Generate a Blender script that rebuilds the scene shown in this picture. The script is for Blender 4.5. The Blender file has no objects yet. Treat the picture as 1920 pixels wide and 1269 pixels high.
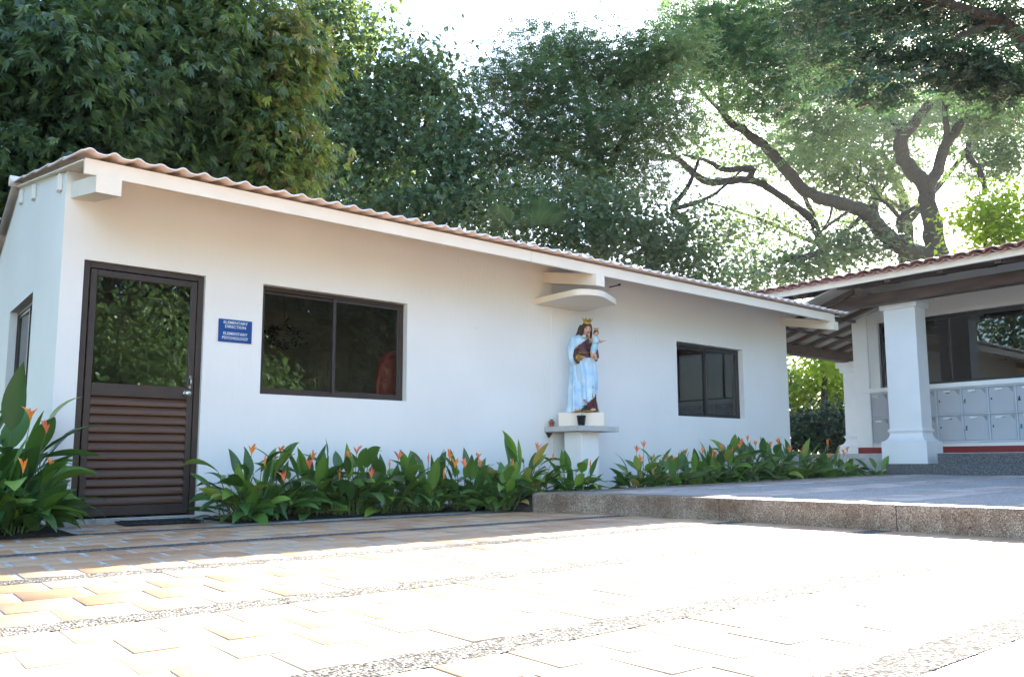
import bpy, math, random
import numpy as np
from mathutils import Vector, Matrix
random.seed(7)
rng = np.random.default_rng(11)
C = bpy.context.scene.collection
SC = bpy.context.scene
R = math.radians
SUN = (1.9, .79, 1.0)            # direction towards the sun

# ------------------------------------------------------------------ camera
F = 1528.28
CAM = np.array([0, -7.502, .5003])
RV = np.array([.7733, -.63403, -.00328]); UV = np.array([-.07143, -.09226, .99317]); FV = np.array([.63, .76778, .11664])
cd = bpy.data.cameras.new('camera'); co = bpy.data.objects.new('camera', cd); C.objects.link(co)
co.matrix_world = Matrix(((RV[0], UV[0], -FV[0], CAM[0]), (RV[1], UV[1], -FV[1], CAM[1]), (RV[2], UV[2], -FV[2], CAM[2]), (0, 0, 0, 1)))
cd.sensor_width = 36; cd.lens = F / 1920 * 36
cd.shift_x = -8.3 / 1920; cd.shift_y = 49.17 / 1920
cd.clip_start = .05; cd.clip_end = 3000
SC.camera = co

def PX(x, y, depth):              # a point in the world at a distance along the view
    return Vector(CAM + depth * (FV + RV * (x - 968.3) / F - UV * (y - 683.67) / F))

# ------------------------------------------------------------------ world and sun
W = bpy.data.worlds.new('World'); SC.world = W; W.use_nodes = True
nt = W.node_tree; bg = nt.nodes['Background']
sky = nt.nodes.new('ShaderNodeTexSky'); sky.sky_type = 'NISHITA'; sky.sun_disc = False
el = math.atan2(SUN[2], math.hypot(SUN[0], SUN[1])); az = math.atan2(SUN[0], SUN[1])
sky.sun_elevation = el; sky.sun_rotation = az; sky.dust_density = .8; sky.ozone_density = 2.2; sky.air_density = 1.0
nt.links.new(sky.outputs[0], bg.inputs[0]); bg.inputs[1].default_value = .066
sl = bpy.data.lights.new('sun', 'SUN'); sl.energy = 4.9; sl.angle = R(.5); sl.color = (1, .93, .82)
so = bpy.data.objects.new('sun', sl); C.objects.link(so)
so.rotation_euler = Vector(SUN).to_track_quat('Z', 'Y').to_euler()
SC.view_settings.view_transform = 'Standard'; SC.view_settings.look = 'None'; SC.view_settings.gamma = 1
SC.view_settings.exposure = 3.55
SC.cycles.use_denoising = True
SC.cycles.max_bounces = 8; SC.cycles.transparent_max_bounces = 12; SC.cycles.diffuse_bounces = 4
SC.cycles.caustics_reflective = False; SC.cycles.caustics_refractive = False
SC.cycles.sample_clamp_indirect = 6

# ------------------------------------------------------------------ object helpers
def tag(o, label=None, cat=None, group=None, kind=None):
    if label: o['label'] = label
    if cat: o['category'] = cat
    if group: o['group'] = group
    if kind: o['kind'] = kind
    return o

def empty(name, loc=(0, 0, 0), rz=0, **k):
    o = bpy.data.objects.new(name, None); C.objects.link(o)
    o.location = loc; o.rotation_euler = (0, 0, rz); o.empty_display_size = .1
    return tag(o, **k)

def link(name, me, parent=None, loc=None, rot=None):
    o = bpy.data.objects.new(name, me); C.objects.link(o)
    if parent: o.parent = parent
    if loc is not None: o.location = loc
    if rot is not None: o.rotation_euler = rot
    return o

class MB:
    def __init__(s): s.v = []; s.f = []; s.m = []; s.sm = []
    def add(s, vs, fs, m=0, smooth=False):
        b = len(s.v); s.v += [tuple(v) for v in vs]
        for f in fs: s.f.append(tuple(b + i for i in f)); s.m.append(m); s.sm.append(smooth)
        return s
    def box(s, x0, x1, y0, y1, z0, z1, m=0, bev=0):
        if bev:
            b = bev
            # chamfered box: 24 vertices
            vs = []; idx = {}
            for i, x in ((0, x0), (1, x1)):
                for j, y in ((0, y0), (1, y1)):
                    for k, z in ((0, z0), (1, z1)):
                        sx = b if i == 0 else -b; sy = b if j == 0 else -b; sz = b if k == 0 else -b
                        idx[i, j, k, 'x'] = len(vs); vs.append((x, y + sy, z + sz))
                        idx[i, j, k, 'y'] = len(vs); vs.append((x + sx, y, z + sz))
                        idx[i, j, k, 'z'] = len(vs); vs.append((x + sx, y + sy, z))
            I = lambda i, j, k, a: idx[i, j, k, a]
            fs = []
            fs.append([I(0, 0, 0, 'x'), I(0, 0, 1, 'x'), I(0, 1, 1, 'x'), I(0, 1, 0, 'x')]); fs.append([I(1, 0, 0, 'x'), I(1, 1, 0, 'x'), I(1, 1, 1, 'x'), I(1, 0, 1, 'x')])
            fs.append([I(0, 0, 0, 'y'), I(1, 0, 0, 'y'), I(1, 0, 1, 'y'), I(0, 0, 1, 'y')]); fs.append([I(0, 1, 0, 'y'), I(0, 1, 1, 'y'), I(1, 1, 1, 'y'), I(1, 1, 0, 'y')])
            fs.append([I(0, 0, 0, 'z'), I(0, 1, 0, 'z'), I(1, 1, 0, 'z'), I(1, 0, 0, 'z')]); fs.append([I(0, 0, 1, 'z'), I(1, 0, 1, 'z'), I(1, 1, 1, 'z'), I(0, 1, 1, 'z')])
            for i in (0, 1):
                for j in (0, 1): fs.append([I(i, j, 0, 'x'), I(i, j, 0, 'y'), I(i, j, 1, 'y'), I(i, j, 1, 'x')])
                for k in (0, 1): fs.append([I(i, 0, k, 'x'), I(i, 1, k, 'x'), I(i, 1, k, 'z'), I(i, 0, k, 'z')])
            for j in (0, 1):
                for k in (0, 1): fs.append([I(0, j, k, 'y'), I(0, j, k, 'z'), I(1, j, k, 'z'), I(1, j, k, 'y')])
            for i in (0, 1):
                for j in (0, 1):
                    for k in (0, 1): fs.append([I(i, j, k, 'x'), I(i, j, k, 'y'), I(i, j, k, 'z')])
            return s.add(vs, fs, m)
        return s.add([(x0, y0, z0), (x1, y0, z0), (x1, y1, z0), (x0, y1, z0), (x0, y0, z1), (x1, y0, z1), (x1, y1, z1), (x0, y1, z1)],
                     [(3, 2, 1, 0), (4, 5, 6, 7), (0, 1, 5, 4), (1, 2, 6, 5), (2, 3, 7, 6), (3, 0, 4, 7)], m)
    def prism(s, poly, z0, z1, m=0, axis='z', smooth=False):     # poly: list of 2D points
        n = len(poly)
        def P(a, b, c): return {'z': (a, b, c), 'x': (c, a, b), 'y': (a, c, b)}[axis]
        vs = [P(a, b, z0) for a, b in poly] + [P(a, b, z1) for a, b in poly]
        fs = [tuple(range(n))[::-1], tuple(range(n, 2 * n))]
        s.add(vs, fs, m)
        return s.add(vs, [(i, (i + 1) % n, n + (i + 1) % n, n + i) for i in range(n)], m, smooth)
    def rings(s, rs, m=0, smooth=True, cap=True, closed=True):  # list of rings of equal length
        n = len(rs[0]); vs = [p for r in rs for p in r]; fs = []
        for i in range(len(rs) - 1):
            for j in range(n if closed else n - 1):
                k = (j + 1) % n
                fs.append((i * n + j, i * n + k, (i + 1) * n + k, (i + 1) * n + j))
        s.add(vs, fs, m, smooth)
        if cap and closed:
            s.add(rs[0], [tuple(range(n))[::-1]], m, smooth); s.add(rs[-1], [tuple(range(n))], m, smooth)
        return s
    def tube(s, pts, rad, n=6, m=0, smooth=True, flat=1.0):
        pts = [Vector(p) for p in pts]; rs = []
        if not hasattr(rad, '__len__'): rad = [rad] * len(pts)
        up = Vector((0, 0, 1)); prev = None
        for i, p in enumerate(pts):
            d = (pts[min(i + 1, len(pts) - 1)] - pts[max(i - 1, 0)])
            if d.length < 1e-9: d = Vector((0, 0, 1))
            d.normalize()
            if prev is None:
                a = d.cross(up if abs(d.z) < .9 else Vector((1, 0, 0))).normalized()
            else:
                a = (prev - d * prev.dot(d)).normalized()
            prev = a; b = d.cross(a)
            rs.append([tuple(p + (a * math.cos(t) + b * math.sin(t) * flat) * rad[i]) for t in [2 * math.pi * k / n for k in range(n)]])
        return s.rings(rs, m, smooth)
    def lathe(s, prof, c=(0, 0, 0), n=20, m=0, smooth=True, cap=True):
        return s.rings([[(c[0] + r * math.cos(2 * math.pi * k / n), c[1] + r * math.sin(2 * math.pi * k / n), c[2] + z) for k in range(n)] for r, z in prof], m, smooth, cap)
    def build(s, name, mats, parent=None, loc=None, rot=None):
        me = bpy.data.meshes.new(name); me.from_pydata(s.v, [], s.f)
        if not isinstance(mats, (list, tuple)): mats = [mats]
        for m in mats: me.materials.append(m)
        me.polygons.foreach_set('material_index', s.m); me.polygons.foreach_set('use_smooth', s.sm)
        me.update()
        return link(name, me, parent, loc, rot)

def quads_obj(name, V, Q, mat, parent=None, rnd=None, smooth=False):
    """V (n,3) floats, Q (m,4) indices -> one mesh, with an optional per-face number 'rnd'"""
    me = bpy.data.meshes.new(name); n, m = len(V), len(Q)
    me.vertices.add(n); me.vertices.foreach_set('co', np.asarray(V, np.float32).ravel())
    me.loops.add(m * 4); me.loops.foreach_set('vertex_index', np.asarray(Q, np.int32).ravel())
    me.polygons.add(m); me.polygons.foreach_set('loop_start', np.arange(0, m * 4, 4, dtype=np.int32))
    me.polygons.foreach_set('loop_total', np.full(m, 4, np.int32))
    if smooth: me.polygons.foreach_set('use_smooth', np.ones(m, bool))
    me.update(calc_edges=True)
    if rnd is not None:
        a = me.attributes.new('rnd', 'FLOAT', 'FACE'); a.data.foreach_set('value', np.asarray(rnd, np.float32))
    me.materials.append(mat)
    return link(name, me, parent)

# ------------------------------------------------------------------ materials
def mat(name, col, rough=.6, col2=None, scale=6, detail=4, bump=0, bscale=60, spec=.4, metal=0, stretch=(1, 1, 1), lo=.35, hi=.65, bstretch=None):
    m = bpy.data.materials.new(name); m.use_nodes = True; t = m.node_tree; N = t.nodes; L = t.links
    p = N['Principled BSDF']; p.inputs['Roughness'].default_value = rough
    p.inputs['Specular IOR Level'].default_value = spec; p.inputs['Metallic'].default_value = metal
    tc = N.new('ShaderNodeTexCoord'); mp = N.new('ShaderNodeMapping'); mp.inputs['Scale'].default_value = stretch
    L.new(tc.outputs['Object'], mp.inputs[0])
    if col2 is None: col2 = tuple(c * .88 for c in col)
    nz = N.new('ShaderNodeTexNoise'); nz.inputs['Scale'].default_value = scale; nz.inputs['Detail'].default_value = detail
    L.new(mp.outputs[0], nz.inputs[0])
    cr = N.new('ShaderNodeValToRGB'); cr.color_ramp.elements[0].position = lo; cr.color_ramp.elements[1].position = hi
    cr.color_ramp.elements[0].color = (*col2, 1); cr.color_ramp.elements[1].color = (*col, 1)
    L.new(nz.outputs[0], cr.inputs[0]); L.new(cr.outputs[0], p.inputs['Base Color'])
    if bump:
        b = N.new('ShaderNodeBump'); b.inputs['Strength'].default_value = bump; b.inputs['Distance'].default_value = .01
        n2 = N.new('ShaderNodeTexNoise'); n2.inputs['Scale'].default_value = bscale; n2.inputs['Detail'].default_value = 5
        m2 = N.new('ShaderNodeMapping'); m2.inputs['Scale'].default_value = bstretch or stretch
        L.new(tc.outputs['Object'], m2.inputs[0]); L.new(m2.outputs[0], n2.inputs[0])
        L.new(n2.outputs[0], b.inputs['Height']); L.new(b.outputs[0], p.inputs['Normal'])
    return m

def leaf_mat(name, cols, trans=(.25, .35, .03), tf=.35, gloss=.3, rough=.4, mixf=.35):
    """leaf colours spread by the per-leaf number, some light passing through"""
    m = bpy.data.materials.new(name); m.use_nodes = True; t = m.node_tree; N = t.nodes; L = t.links
    p = N['Principled BSDF']; p.inputs['Roughness'].default_value = rough; p.inputs['Specular IOR Level'].default_value = gloss
    a = N.new('ShaderNodeAttribute'); a.attribute_name = 'rnd'
    cr = N.new('ShaderNodeValToRGB'); els = cr.color_ramp.elements
    while len(els) < len(cols): els.new(.5)
    for i, c in enumerate(cols): els[i].position = c[0]; els[i].color = (*c[1:], 1)
    L.new(a.outputs['Fac'], cr.inputs[0]); L.new(cr.outputs[0], p.inputs['Base Color'])
    tr = N.new('ShaderNodeBsdfTranslucent')
    mx = N.new('ShaderNodeMix'); mx.data_type = 'RGBA'; mx.inputs[0].default_value = mixf
    L.new(cr.outputs[0], mx.inputs[6]); mx.inputs[7].default_value = (*trans, 1)
    mu = N.new('ShaderNodeMix'); mu.data_type = 'RGBA'; mu.blend_type = 'MULTIPLY'; mu.inputs[0].default_value = 0
    L.new(mx.outputs[2], tr.inputs[0])
    ms = N.new('ShaderNodeMixShader'); ms.inputs[0].default_value = tf
    L.new(p.outputs[0], ms.inputs[1]); L.new(tr.outputs[0], ms.inputs[2])
    L.new(ms.outputs[0], N['Material Output'].inputs[0])
    N.remove(mu)
    return m

def glass_mat(name, tint=(.5, .52, .48), base=.1, rough=0.0):
    m = bpy.data.materials.new(name); m.use_nodes = True; t = m.node_tree; N = t.nodes; L = t.links
    N.remove(N['Principled BSDF'])
    tr = N.new('ShaderNodeBsdfTransparent'); tr.inputs[0].default_value = (*tint, 1)
    g = N.new('ShaderNodeBsdfGlossy'); g.inputs['Roughness'].default_value = rough; g.inputs[0].default_value = (.95, .95, .95, 1)
    fr = N.new('ShaderNodeFresnel'); fr.inputs[0].default_value = 1.5
    mr = N.new('ShaderNodeMapRange'); mr.inputs[1].default_value = 0; mr.inputs[2].default_value = 1; mr.inputs[3].default_value = base; mr.inputs[4].default_value = 1
    L.new(fr.outputs[0], mr.inputs[0])
    ms = N.new('ShaderNodeMixShader'); L.new(mr.outputs[0], ms.inputs[0]); L.new(tr.outputs[0], ms.inputs[1]); L.new(g.outputs[0], ms.inputs[2])
    L.new(ms.outputs[0], N['Material Output'].inputs[0])
    return m

def aggregate_mat(name, cA, cB, cC, scale=95, bump=.6, stain=None, stain_scale=2.5):
    """pebbles set in cement"""
    m = bpy.data.materials.new(name); m.use_nodes = True; t = m.node_tree; N = t.nodes; L = t.links
    p = N['Principled BSDF']; p.inputs['Roughness'].default_value = .75
    tc = N.new('ShaderNodeTexCoord'); vo = N.new('ShaderNodeTexVoronoi'); vo.inputs['Scale'].default_value = scale
    L.new(tc.outputs['Object'], vo.inputs[0])
    sp = N.new('ShaderNodeSeparateColor'); L.new(vo.outputs['Color'], sp.inputs[0])
    cr = N.new('ShaderNodeValToRGB'); e = cr.color_ramp.elements
    e[0].position = .1; e[0].color = (*cA, 1); e[1].position = .6; e[1].color = (*cB, 1); n = e.new(.95); n.color = (*cC, 1)
    L.new(sp.outputs[0], cr.inputs[0])
    dr = N.new('ShaderNodeMapRange'); dr.inputs[1].default_value = .25; dr.inputs[2].default_value = .75; dr.inputs[3].default_value = 1; dr.inputs[4].default_value = .45
    L.new(vo.outputs['Distance'], dr.inputs[0])
    mu = N.new('ShaderNodeMix'); mu.data_type = 'RGBA'; mu.blend_type = 'MULTIPLY'; mu.inputs[0].default_value = 1
    L.new(cr.outputs[0], mu.inputs[6]); L.new(dr.outputs[0], mu.inputs[7])
    out = mu.outputs[2]
    if stain:
        nz = N.new('ShaderNodeTexNoise'); nz.inputs['Scale'].default_value = stain_scale; nz.inputs['Detail'].default_value = 6; nz.inputs['Roughness'].default_value = .65
        L.new(tc.outputs['Object'], nz.inputs[0])
        c2 = N.new('ShaderNodeValToRGB'); c2.color_ramp.elements[0].position = .38; c2.color_ramp.elements[1].position = .62
        c2.color_ramp.elements[0].color = (*stain, 1); c2.color_ramp.elements[1].color = (1, 1, 1, 1); L.new(nz.outputs[0], c2.inputs[0])
        m3 = N.new('ShaderNodeMix'); m3.data_type = 'RGBA'; m3.blend_type = 'MULTIPLY'; m3.inputs[0].default_value = 1
        L.new(out, m3.inputs[6]); L.new(c2.outputs[0], m3.inputs[7]); out = m3.outputs[2]
    L.new(out, p.inputs['Base Color'])
    b = N.new('ShaderNodeBump'); b.invert = True; b.inputs['Strength'].default_value = bump; b.inputs['Distance'].default_value = .006
    L.new(vo.outputs['Distance'], b.inputs['Height']); L.new(b.outputs[0], p.inputs['Normal'])
    return m

def rnd_mat(name, cols, rough=.6, spec=.4, bump=.15, bscale=40, nmix=.35, nscale=12, coat=0):
    """colour chosen per face by the number 'rnd', mottled with noise"""
    m = bpy.data.materials.new(name); m.use_nodes = True; t = m.node_tree; N = t.nodes; L = t.links
    p = N['Principled BSDF']; p.inputs['Roughness'].default_value = rough; p.inputs['Specular IOR Level'].default_value = spec
    a = N.new('ShaderNodeAttribute'); a.attribute_name = 'rnd'
    tc = N.new('ShaderNodeTexCoord'); nz = N.new('ShaderNodeTexNoise'); nz.inputs['Scale'].default_value = nscale; nz.inputs['Detail'].default_value = 6
    L.new(tc.outputs['Object'], nz.inputs[0])
    ma = N.new('ShaderNodeMath'); ma.operation = 'MULTIPLY_ADD'; ma.inputs[1].default_value = nmix * 2; L.new(nz.outputs[0], ma.inputs[0])
    sb = N.new('ShaderNodeMath'); sb.operation = 'SUBTRACT'; sb.inputs[1].default_value = nmix; L.new(a.outputs['Fac'], sb.inputs[0]); L.new(sb.outputs[0], ma.inputs[2])
    cr = N.new('ShaderNodeValToRGB'); els = cr.color_ramp.elements
    while len(els) < len(cols): els.new(.5)
    for i, c in enumerate(cols): els[i].position = c[0]; els[i].color = (*c[1:], 1)
    L.new(ma.outputs[0], cr.inputs[0]); L.new(cr.outputs[0], p.inputs['Base Color'])
    b = N.new('ShaderNodeBump'); b.inputs['Strength'].default_value = bump; b.inputs['Distance'].default_value = .01
    n2 = N.new('ShaderNodeTexNoise'); n2.inputs['Scale'].default_value = bscale; n2.inputs['Detail'].default_value = 5; L.new(tc.outputs['Object'], n2.inputs[0])
    L.new(n2.outputs[0], b.inputs['Height']); L.new(b.outputs[0], p.inputs['Normal'])
    return m

def wall_paint(name, col, dirt=(.55, .52, .46)):
    """white masonry paint: brush marks, faint blotches, a grubby foot"""
    m = mat(name, col, .75, tuple(c * .93 for c in col), 1.1, 6, .42, 22, .25, stretch=(1, 1, 1), lo=.3, hi=.7, bstretch=(1, 1, .25))
    t = m.node_tree; N = t.nodes; L = t.links; p = N['Principled BSDF']
    src = p.inputs['Base Color'].links[0].from_socket
    g = N.new('ShaderNodeNewGeometry'); sx = N.new('ShaderNodeSeparateXYZ'); L.new(g.outputs['Position'], sx.inputs[0])
    nz = N.new('ShaderNodeTexNoise'); nz.inputs['Scale'].default_value = 5; nz.inputs['Detail'].default_value = 8; L.new(g.outputs['Position'], nz.inputs[0])
    mm = N.new('ShaderNodeMath'); mm.operation = 'MULTIPLY_ADD'; mm.inputs[1].default_value = -.55; L.new(nz.outputs[0], mm.inputs[0]); L.new(sx.outputs[2], mm.inputs[2])
    mr = N.new('ShaderNodeMapRange'); mr.inputs[1].default_value = -.3; mr.inputs[2].default_value = .06; mr.inputs[3].default_value = .55; mr.inputs[4].default_value = 0
    L.new(mm.outputs[0], mr.inputs[0])
    mx = N.new('ShaderNodeMix'); mx.data_type = 'RGBA'; L.new(mr.outputs[0], mx.inputs[0]); L.new(src, mx.inputs[6]); mx.inputs[7].default_value = (*dirt, 1)
    # sparse small marks
    n3 = N.new('ShaderNodeTexNoise'); n3.inputs['Scale'].default_value = 17; n3.inputs['Detail'].default_value = 2; L.new(g.outputs['Position'], n3.inputs[0])
    r3 = N.new('ShaderNodeMapRange'); r3.inputs[1].default_value = .74; r3.inputs[2].default_value = .80; r3.inputs[3].default_value = 0; r3.inputs[4].default_value = .35
    L.new(n3.outputs[0], r3.inputs[0])
    m4 = N.new('ShaderNodeMix'); m4.data_type = 'RGBA'; L.new(r3.outputs[0], m4.inputs[0]); L.new(mx.outputs[2], m4.inputs[6]); m4.inputs[7].default_value = (.45, .43, .4, 1)
    L.new(m4.outputs[2], p.inputs['Base Color'])
    return m

M = {}
M['wall'] = wall_paint('white_wall_paint', (.86, .84, .80))
M['trim'] = mat('cream_trim_paint', (.83, .73, .60), .6, (.79, .69, .56), 3, 4, .1, 40)
M['trimblue'] = mat('pillar_white_paint', (.80, .80, .80), .6, (.75, .755, .76), 2.5, 5, .18, 30)
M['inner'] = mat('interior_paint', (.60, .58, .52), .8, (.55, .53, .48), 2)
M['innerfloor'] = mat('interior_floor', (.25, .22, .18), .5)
M['roof'] = mat('painted_roof_sheet', (.86, .75, .70), .6, (.77, .64, .59), 5, 5, .1, 30, lo=.3, hi=.7)
M['clay'] = mat('clay_roof_tile', (.62, .34, .27), .65, (.42, .20, .16), 7, 5, .2, 40)
M['bronze'] = mat('brown_aluminium', (.050, .034, .028), .38, (.042, .028, .023), 8, 2, 0, spec=.5)
M['louvre'] = mat('brown_louvre', (.105, .050, .026), .33, (.085, .040, .02), 8, 2, 0, spec=.5, stretch=(.4, 1, 6))
M['black'] = mat('black_aluminium', (.018, .018, .02), .4, None, 8, 2, 0)
M['steel'] = mat('brushed_steel', (.62, .6, .56), .25, (.5, .48, .45), 10, 2, 0, metal=1)
M['blue'] = mat('blue_sign_plate', (.006, .06, .24), .35, (.008, .07, .27), 6)
M['letter'] = mat('white_lettering', (.75, .78, .8), .5, (.7, .72, .75), 30)
M['glass'] = glass_mat('window_glass', (.72, .73, .69), .03)
M['glassdark'] = glass_mat('dark_window_glass', (.16, .17, .17), .07)
M['blind'] = mat('grey_window_blind', (.62, .64, .62), .7, (.58, .60, .58), 3)
M['stone'] = mat('grey_shelf_stone', (.50, .50, .48), .55, (.42, .42, .40), 12, 5, .1, 80)
M['wood'] = mat('dark_stained_wood', (.085, .045, .032), .6, (.035, .02, .016), 3, 8, .3, 20, stretch=(6, .6, 6))
M['board'] = mat('ceiling_board', (.42, .38, .33), .8, (.30, .27, .23), 2)
M['locker'] = mat('grey_locker_enamel', (.42, .44, .47), .4, (.40, .42, .45), 3, 2)
M['lockerframe'] = mat('locker_frame_enamel', (.52, .57, .62), .5, None, 3)
M['red'] = mat('red_skirting_paint', (.22, .015, .015), .5, (.19, .012, .012), 5)
M['rubber'] = mat('black_rubber_mat', (.022, .023, .026), .85, (.035, .036, .04), 90, 3, .9, 160)
M['soil'] = mat('dark_soil', (.045, .032, .022), .95, (.02, .015, .01), 14, 8, .9, 30)
M['gravel'] = aggregate_mat('pebble_strip', (.06, .056, .052), (.17, .16, .15), (.36, .345, .32), 105, 1.0)
M['gravel'].node_tree.nodes['Principled BSDF'].inputs['Specular IOR Level'].default_value = .05; M['gravel'].node_tree.nodes['Principled BSDF'].inputs['Roughness'].default_value = 1
M['kerb'] = aggregate_mat('exposed_aggregate_kerb', (.27, .195, .14), (.42, .315, .23), (.62, .52, .41), 150, .6, (.50, .42, .34), 3.2)
M['step'] = aggregate_mat('dark_aggregate_step', (.07, .072, .075), (.12, .125, .13), (.26, .27, .28), 150, .4)
M['mortar'] = mat('cement_joint', (.52, .50, .46), .9, (.30, .29, .27), 9, 8, .5, 60)
M['earth'] = mat('open_ground', (.10, .11, .05), .95, (.16, .13, .08), .6, 8, .3, 8)
M['tile'] = rnd_mat('clay_paver', [(0, .36, .195, .105), (.3, .42, .245, .135), (.55, .48, .30, .175), (.8, .45, .315, .205), (1, .51, .34, .205)], .46, .5, .25, 35, .16, 5)
M['bark'] = mat('tree_bark', (.055, .042, .034), .9, (.025, .019, .015), 5, 8, .6, 14, stretch=(3, 3, .7))
M['stem'] = mat('green_stem', (.10, .16, .04), .5)
M['orange'] = mat('orange_bract', (.80, .18, .03), .5, (.75, .30, .04), 14)
M['coral'] = mat('coral_bract', (.72, .12, .06), .5, (.78, .28, .12), 14)
M['terracotta'] = mat('terracotta_pot', (.42, .13, .07), .7, (.35, .10, .055), 20)
M['blackpot'] = mat('black_plastic_pot', (.014, .014, .015), .35)
M['redflower'] = mat('red_flower', (.70, .02, .03), .5, (.5, .01, .03), 40)
M['twig'] = mat('pale_twig', (.45, .38, .28), .8)
M['pink'] = mat('pink_fabric', (.85, .22, .20), .7)
M['card'] = mat('white_card', (.72, .74, .75), .6, (.6, .62, .64), 60)
M['brass'] = mat('brass', (.6, .42, .15), .35, metal=1)
M['cyan'] = mat('cyan_plastic', (.02, .30, .45), .4)
M['redplastic'] = mat('red_plastic', (.4, .02, .02), .4)
M['cable'] = mat('white_cable', (.7, .7, .7), .5)
M['rust'] = mat('rusty_iron', (.05, .035, .03), .7)

# ------------------------------------------------------------------ ground
g = MB(); g.add([(-90, -90, -.06), (140, -90, -.06), (140, 130, -.06), (-90, 130, -.06)], [(0, 1, 2, 3)]); tag(g.build('ground', M['earth']), kind='structure')
def kerb_x(y):                      # plan of the terrace edge
    K = [(-40, 7.2), (-10, 6.1), (-7, 5.87), (-5.5, 5.76), (-4.7, 5.705), (-3.17, 5.62), (-2.2, 5.50), (-1.6, 5.34), (-1.36, 5.24), (2, 5.2)]
    for (a, xa), (b, xb) in zip(K, K[1:]):
        if a <= y <= b: return xa + (xb - xa) * (y - a) / (b - a)
    return 5.2
s = MB(); s.add([(-12, -30, -.001), (7.2, -30, -.001), (7.2, .02, -.001), (-12, .02, -.001)], [(0, 1, 2, 3)])
tag(s.build('paving_joints', M['mortar']), kind='structure')

# pavers laid in runs of four rows between strips of pebbles
strips = [-.02 - .0, -1.15, -2.31, -3.46, -4.62, -5.70, -6.50, -7.6, -8.75, -9.9, -11.05, -12.2]
tv = []; tq = []; tr = []
def paver(x0, x1, y0, y1, z):
    b = .003; zz = [z + random.uniform(-.0009, .0009) for _ in range(4)]
    r_ = random.random()
    n = len(tv)
    tv.extend([(x0, y0, z - .03), (x1, y0, z - .03), (x1, y1, z - .03), (x0, y1, z - .03)])
    tv.extend([(x0, y0, zz[0] - b * .6), (x1, y0, zz[1] - b * .6), (x1, y1, zz[2] - b * .6), (x0, y1, zz[3] - b * .6)])
    tv.extend([(x0 + b, y0 + b, zz[0]), (x1 - b, y0 + b, zz[1]), (x1 - b, y1 - b, zz[2]), (x0 + b, y1 - b, zz[3])])
    for a in (0, 4):
        for i in range(4):
            j = (i + 1) % 4; tq.append((n + a + i, n + a + j, n + a + 4 + j, n + a + 4 + i)); tr.append(r_)
    tq.append((n + 8, n + 9, n + 10, n + 11)); tr.append(r_)
gs = MB()
for i in range(len(strips) - 1):
    ya, yb = strips[i], strips[i + 1]
    hw = .072
    if ya < -.5 and i > 0:
        dy = 0
        gs.add([(-10, ya - hw, .002), (6.6, ya - hw, .002), (6.6, ya + hw, .002), (-10, ya + hw, .002)], [(0, 1, 2, 3)])
    top = ya - (hw + .002 if i > 0 else 0); bot = yb + hw + .002
    rows = 4 if abs(top - bot) > .8 else 3
    h = (top - bot) / rows
    for k in range(rows):
        y1 = top - k * h; y0 = y1 - h + .009
        x = -6 + (.13 if (k + i) % 2 else 0) + random.uniform(-.02, .02)
        while x < kerb_x(y0) + .1:
            w = random.uniform(.205, .218)
            x1 = x + w
            # the bed by the door and the bed in front of the wall stay open
            inbed = (y1 > -.84 and 2.47 < x1 and x < 5.4) or (y1 > -1.15 and x < 1.30)
            inbed = inbed or (y1 > -1.05 and x1 > 4.9)
            if not inbed:
                paver(x, x1, y0, y1, .0016 + random.uniform(-.0008, .0012))
            x = x1 + random.uniform(.026, .036)
tag(quads_obj('paving', tv, tq, M['tile'], rnd=tr), kind='structure')
tag(gs.build('pebble_strips', M['gravel']), kind='structure')

# planting beds
def soil(name, poly, z):
    n = 40; b = MB()
    xs = [p[0] for p in poly]; ys = [p[1] for p in poly]
    x0, x1, y0, y1 = min(xs), max(xs), min(ys), max(ys); vs = []
    nx = max(6, int((x1 - x0) / .12)); ny = max(5, int((y1 - y0) / .12))
    for j in range(ny + 1):
        for i in range(nx + 1):
            e = min(i, nx - i, j, ny - j) > 0
            vs.append((x0 + (x1 - x0) * i / nx, y0 + (y1 - y0) * j / ny, z + random.uniform(0, .035) if e else min(z, .006)))
    b.add(vs, [(j * (nx + 1) + i, j * (nx + 1) + i + 1, (j + 1) * (nx + 1) + i + 1, (j + 1) * (nx + 1) + i) for j in range(ny) for i in range(nx)], 0, True)
    return tag(b.build(name, M['soil']), kind='structure')
soil('soil_bed', [(2.47, -.86), (5.3, 0)], .006)
soil('soil_bed', [(-4, -1.2), (1.27, 5)], .006)
soil('soil_bed', [(5.18, -1.36), (12.6, .0)], .12)
# concrete threshold under the door
b = MB(); b.box(1.30, 2.47, -.16, .14, -.02, .028, bev=.005); tag(b.build('door_threshold', M['mortar']), kind='structure')

# raised terrace
def zt(x): return .185 + .0128 * (x - 5.5)
b = MB(); ys = [-30, -20, -10, -8.5, -7, -6.2, -5.5, -4.7, -4, -3.17, -2.7, -2.2, -1.9, -1.6, -1.45, -1.37]
vs = []
for y in ys:
    x = kerb_x(y); rr = .0
    for dx, z in ((0, -.05), (0, zt(x) - .022), (.007, zt(x) - .007), (.022, zt(x)), (.26, zt(x) + .002)): vs.append((x + dx, y, z))
b.add(vs, [(i * 5 + j, i * 5 + j + 1, (i + 1) * 5 + j + 1, (i + 1) * 5 + j) for i in range(len(ys) - 1) for j in range(4)], 0, True)
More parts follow.
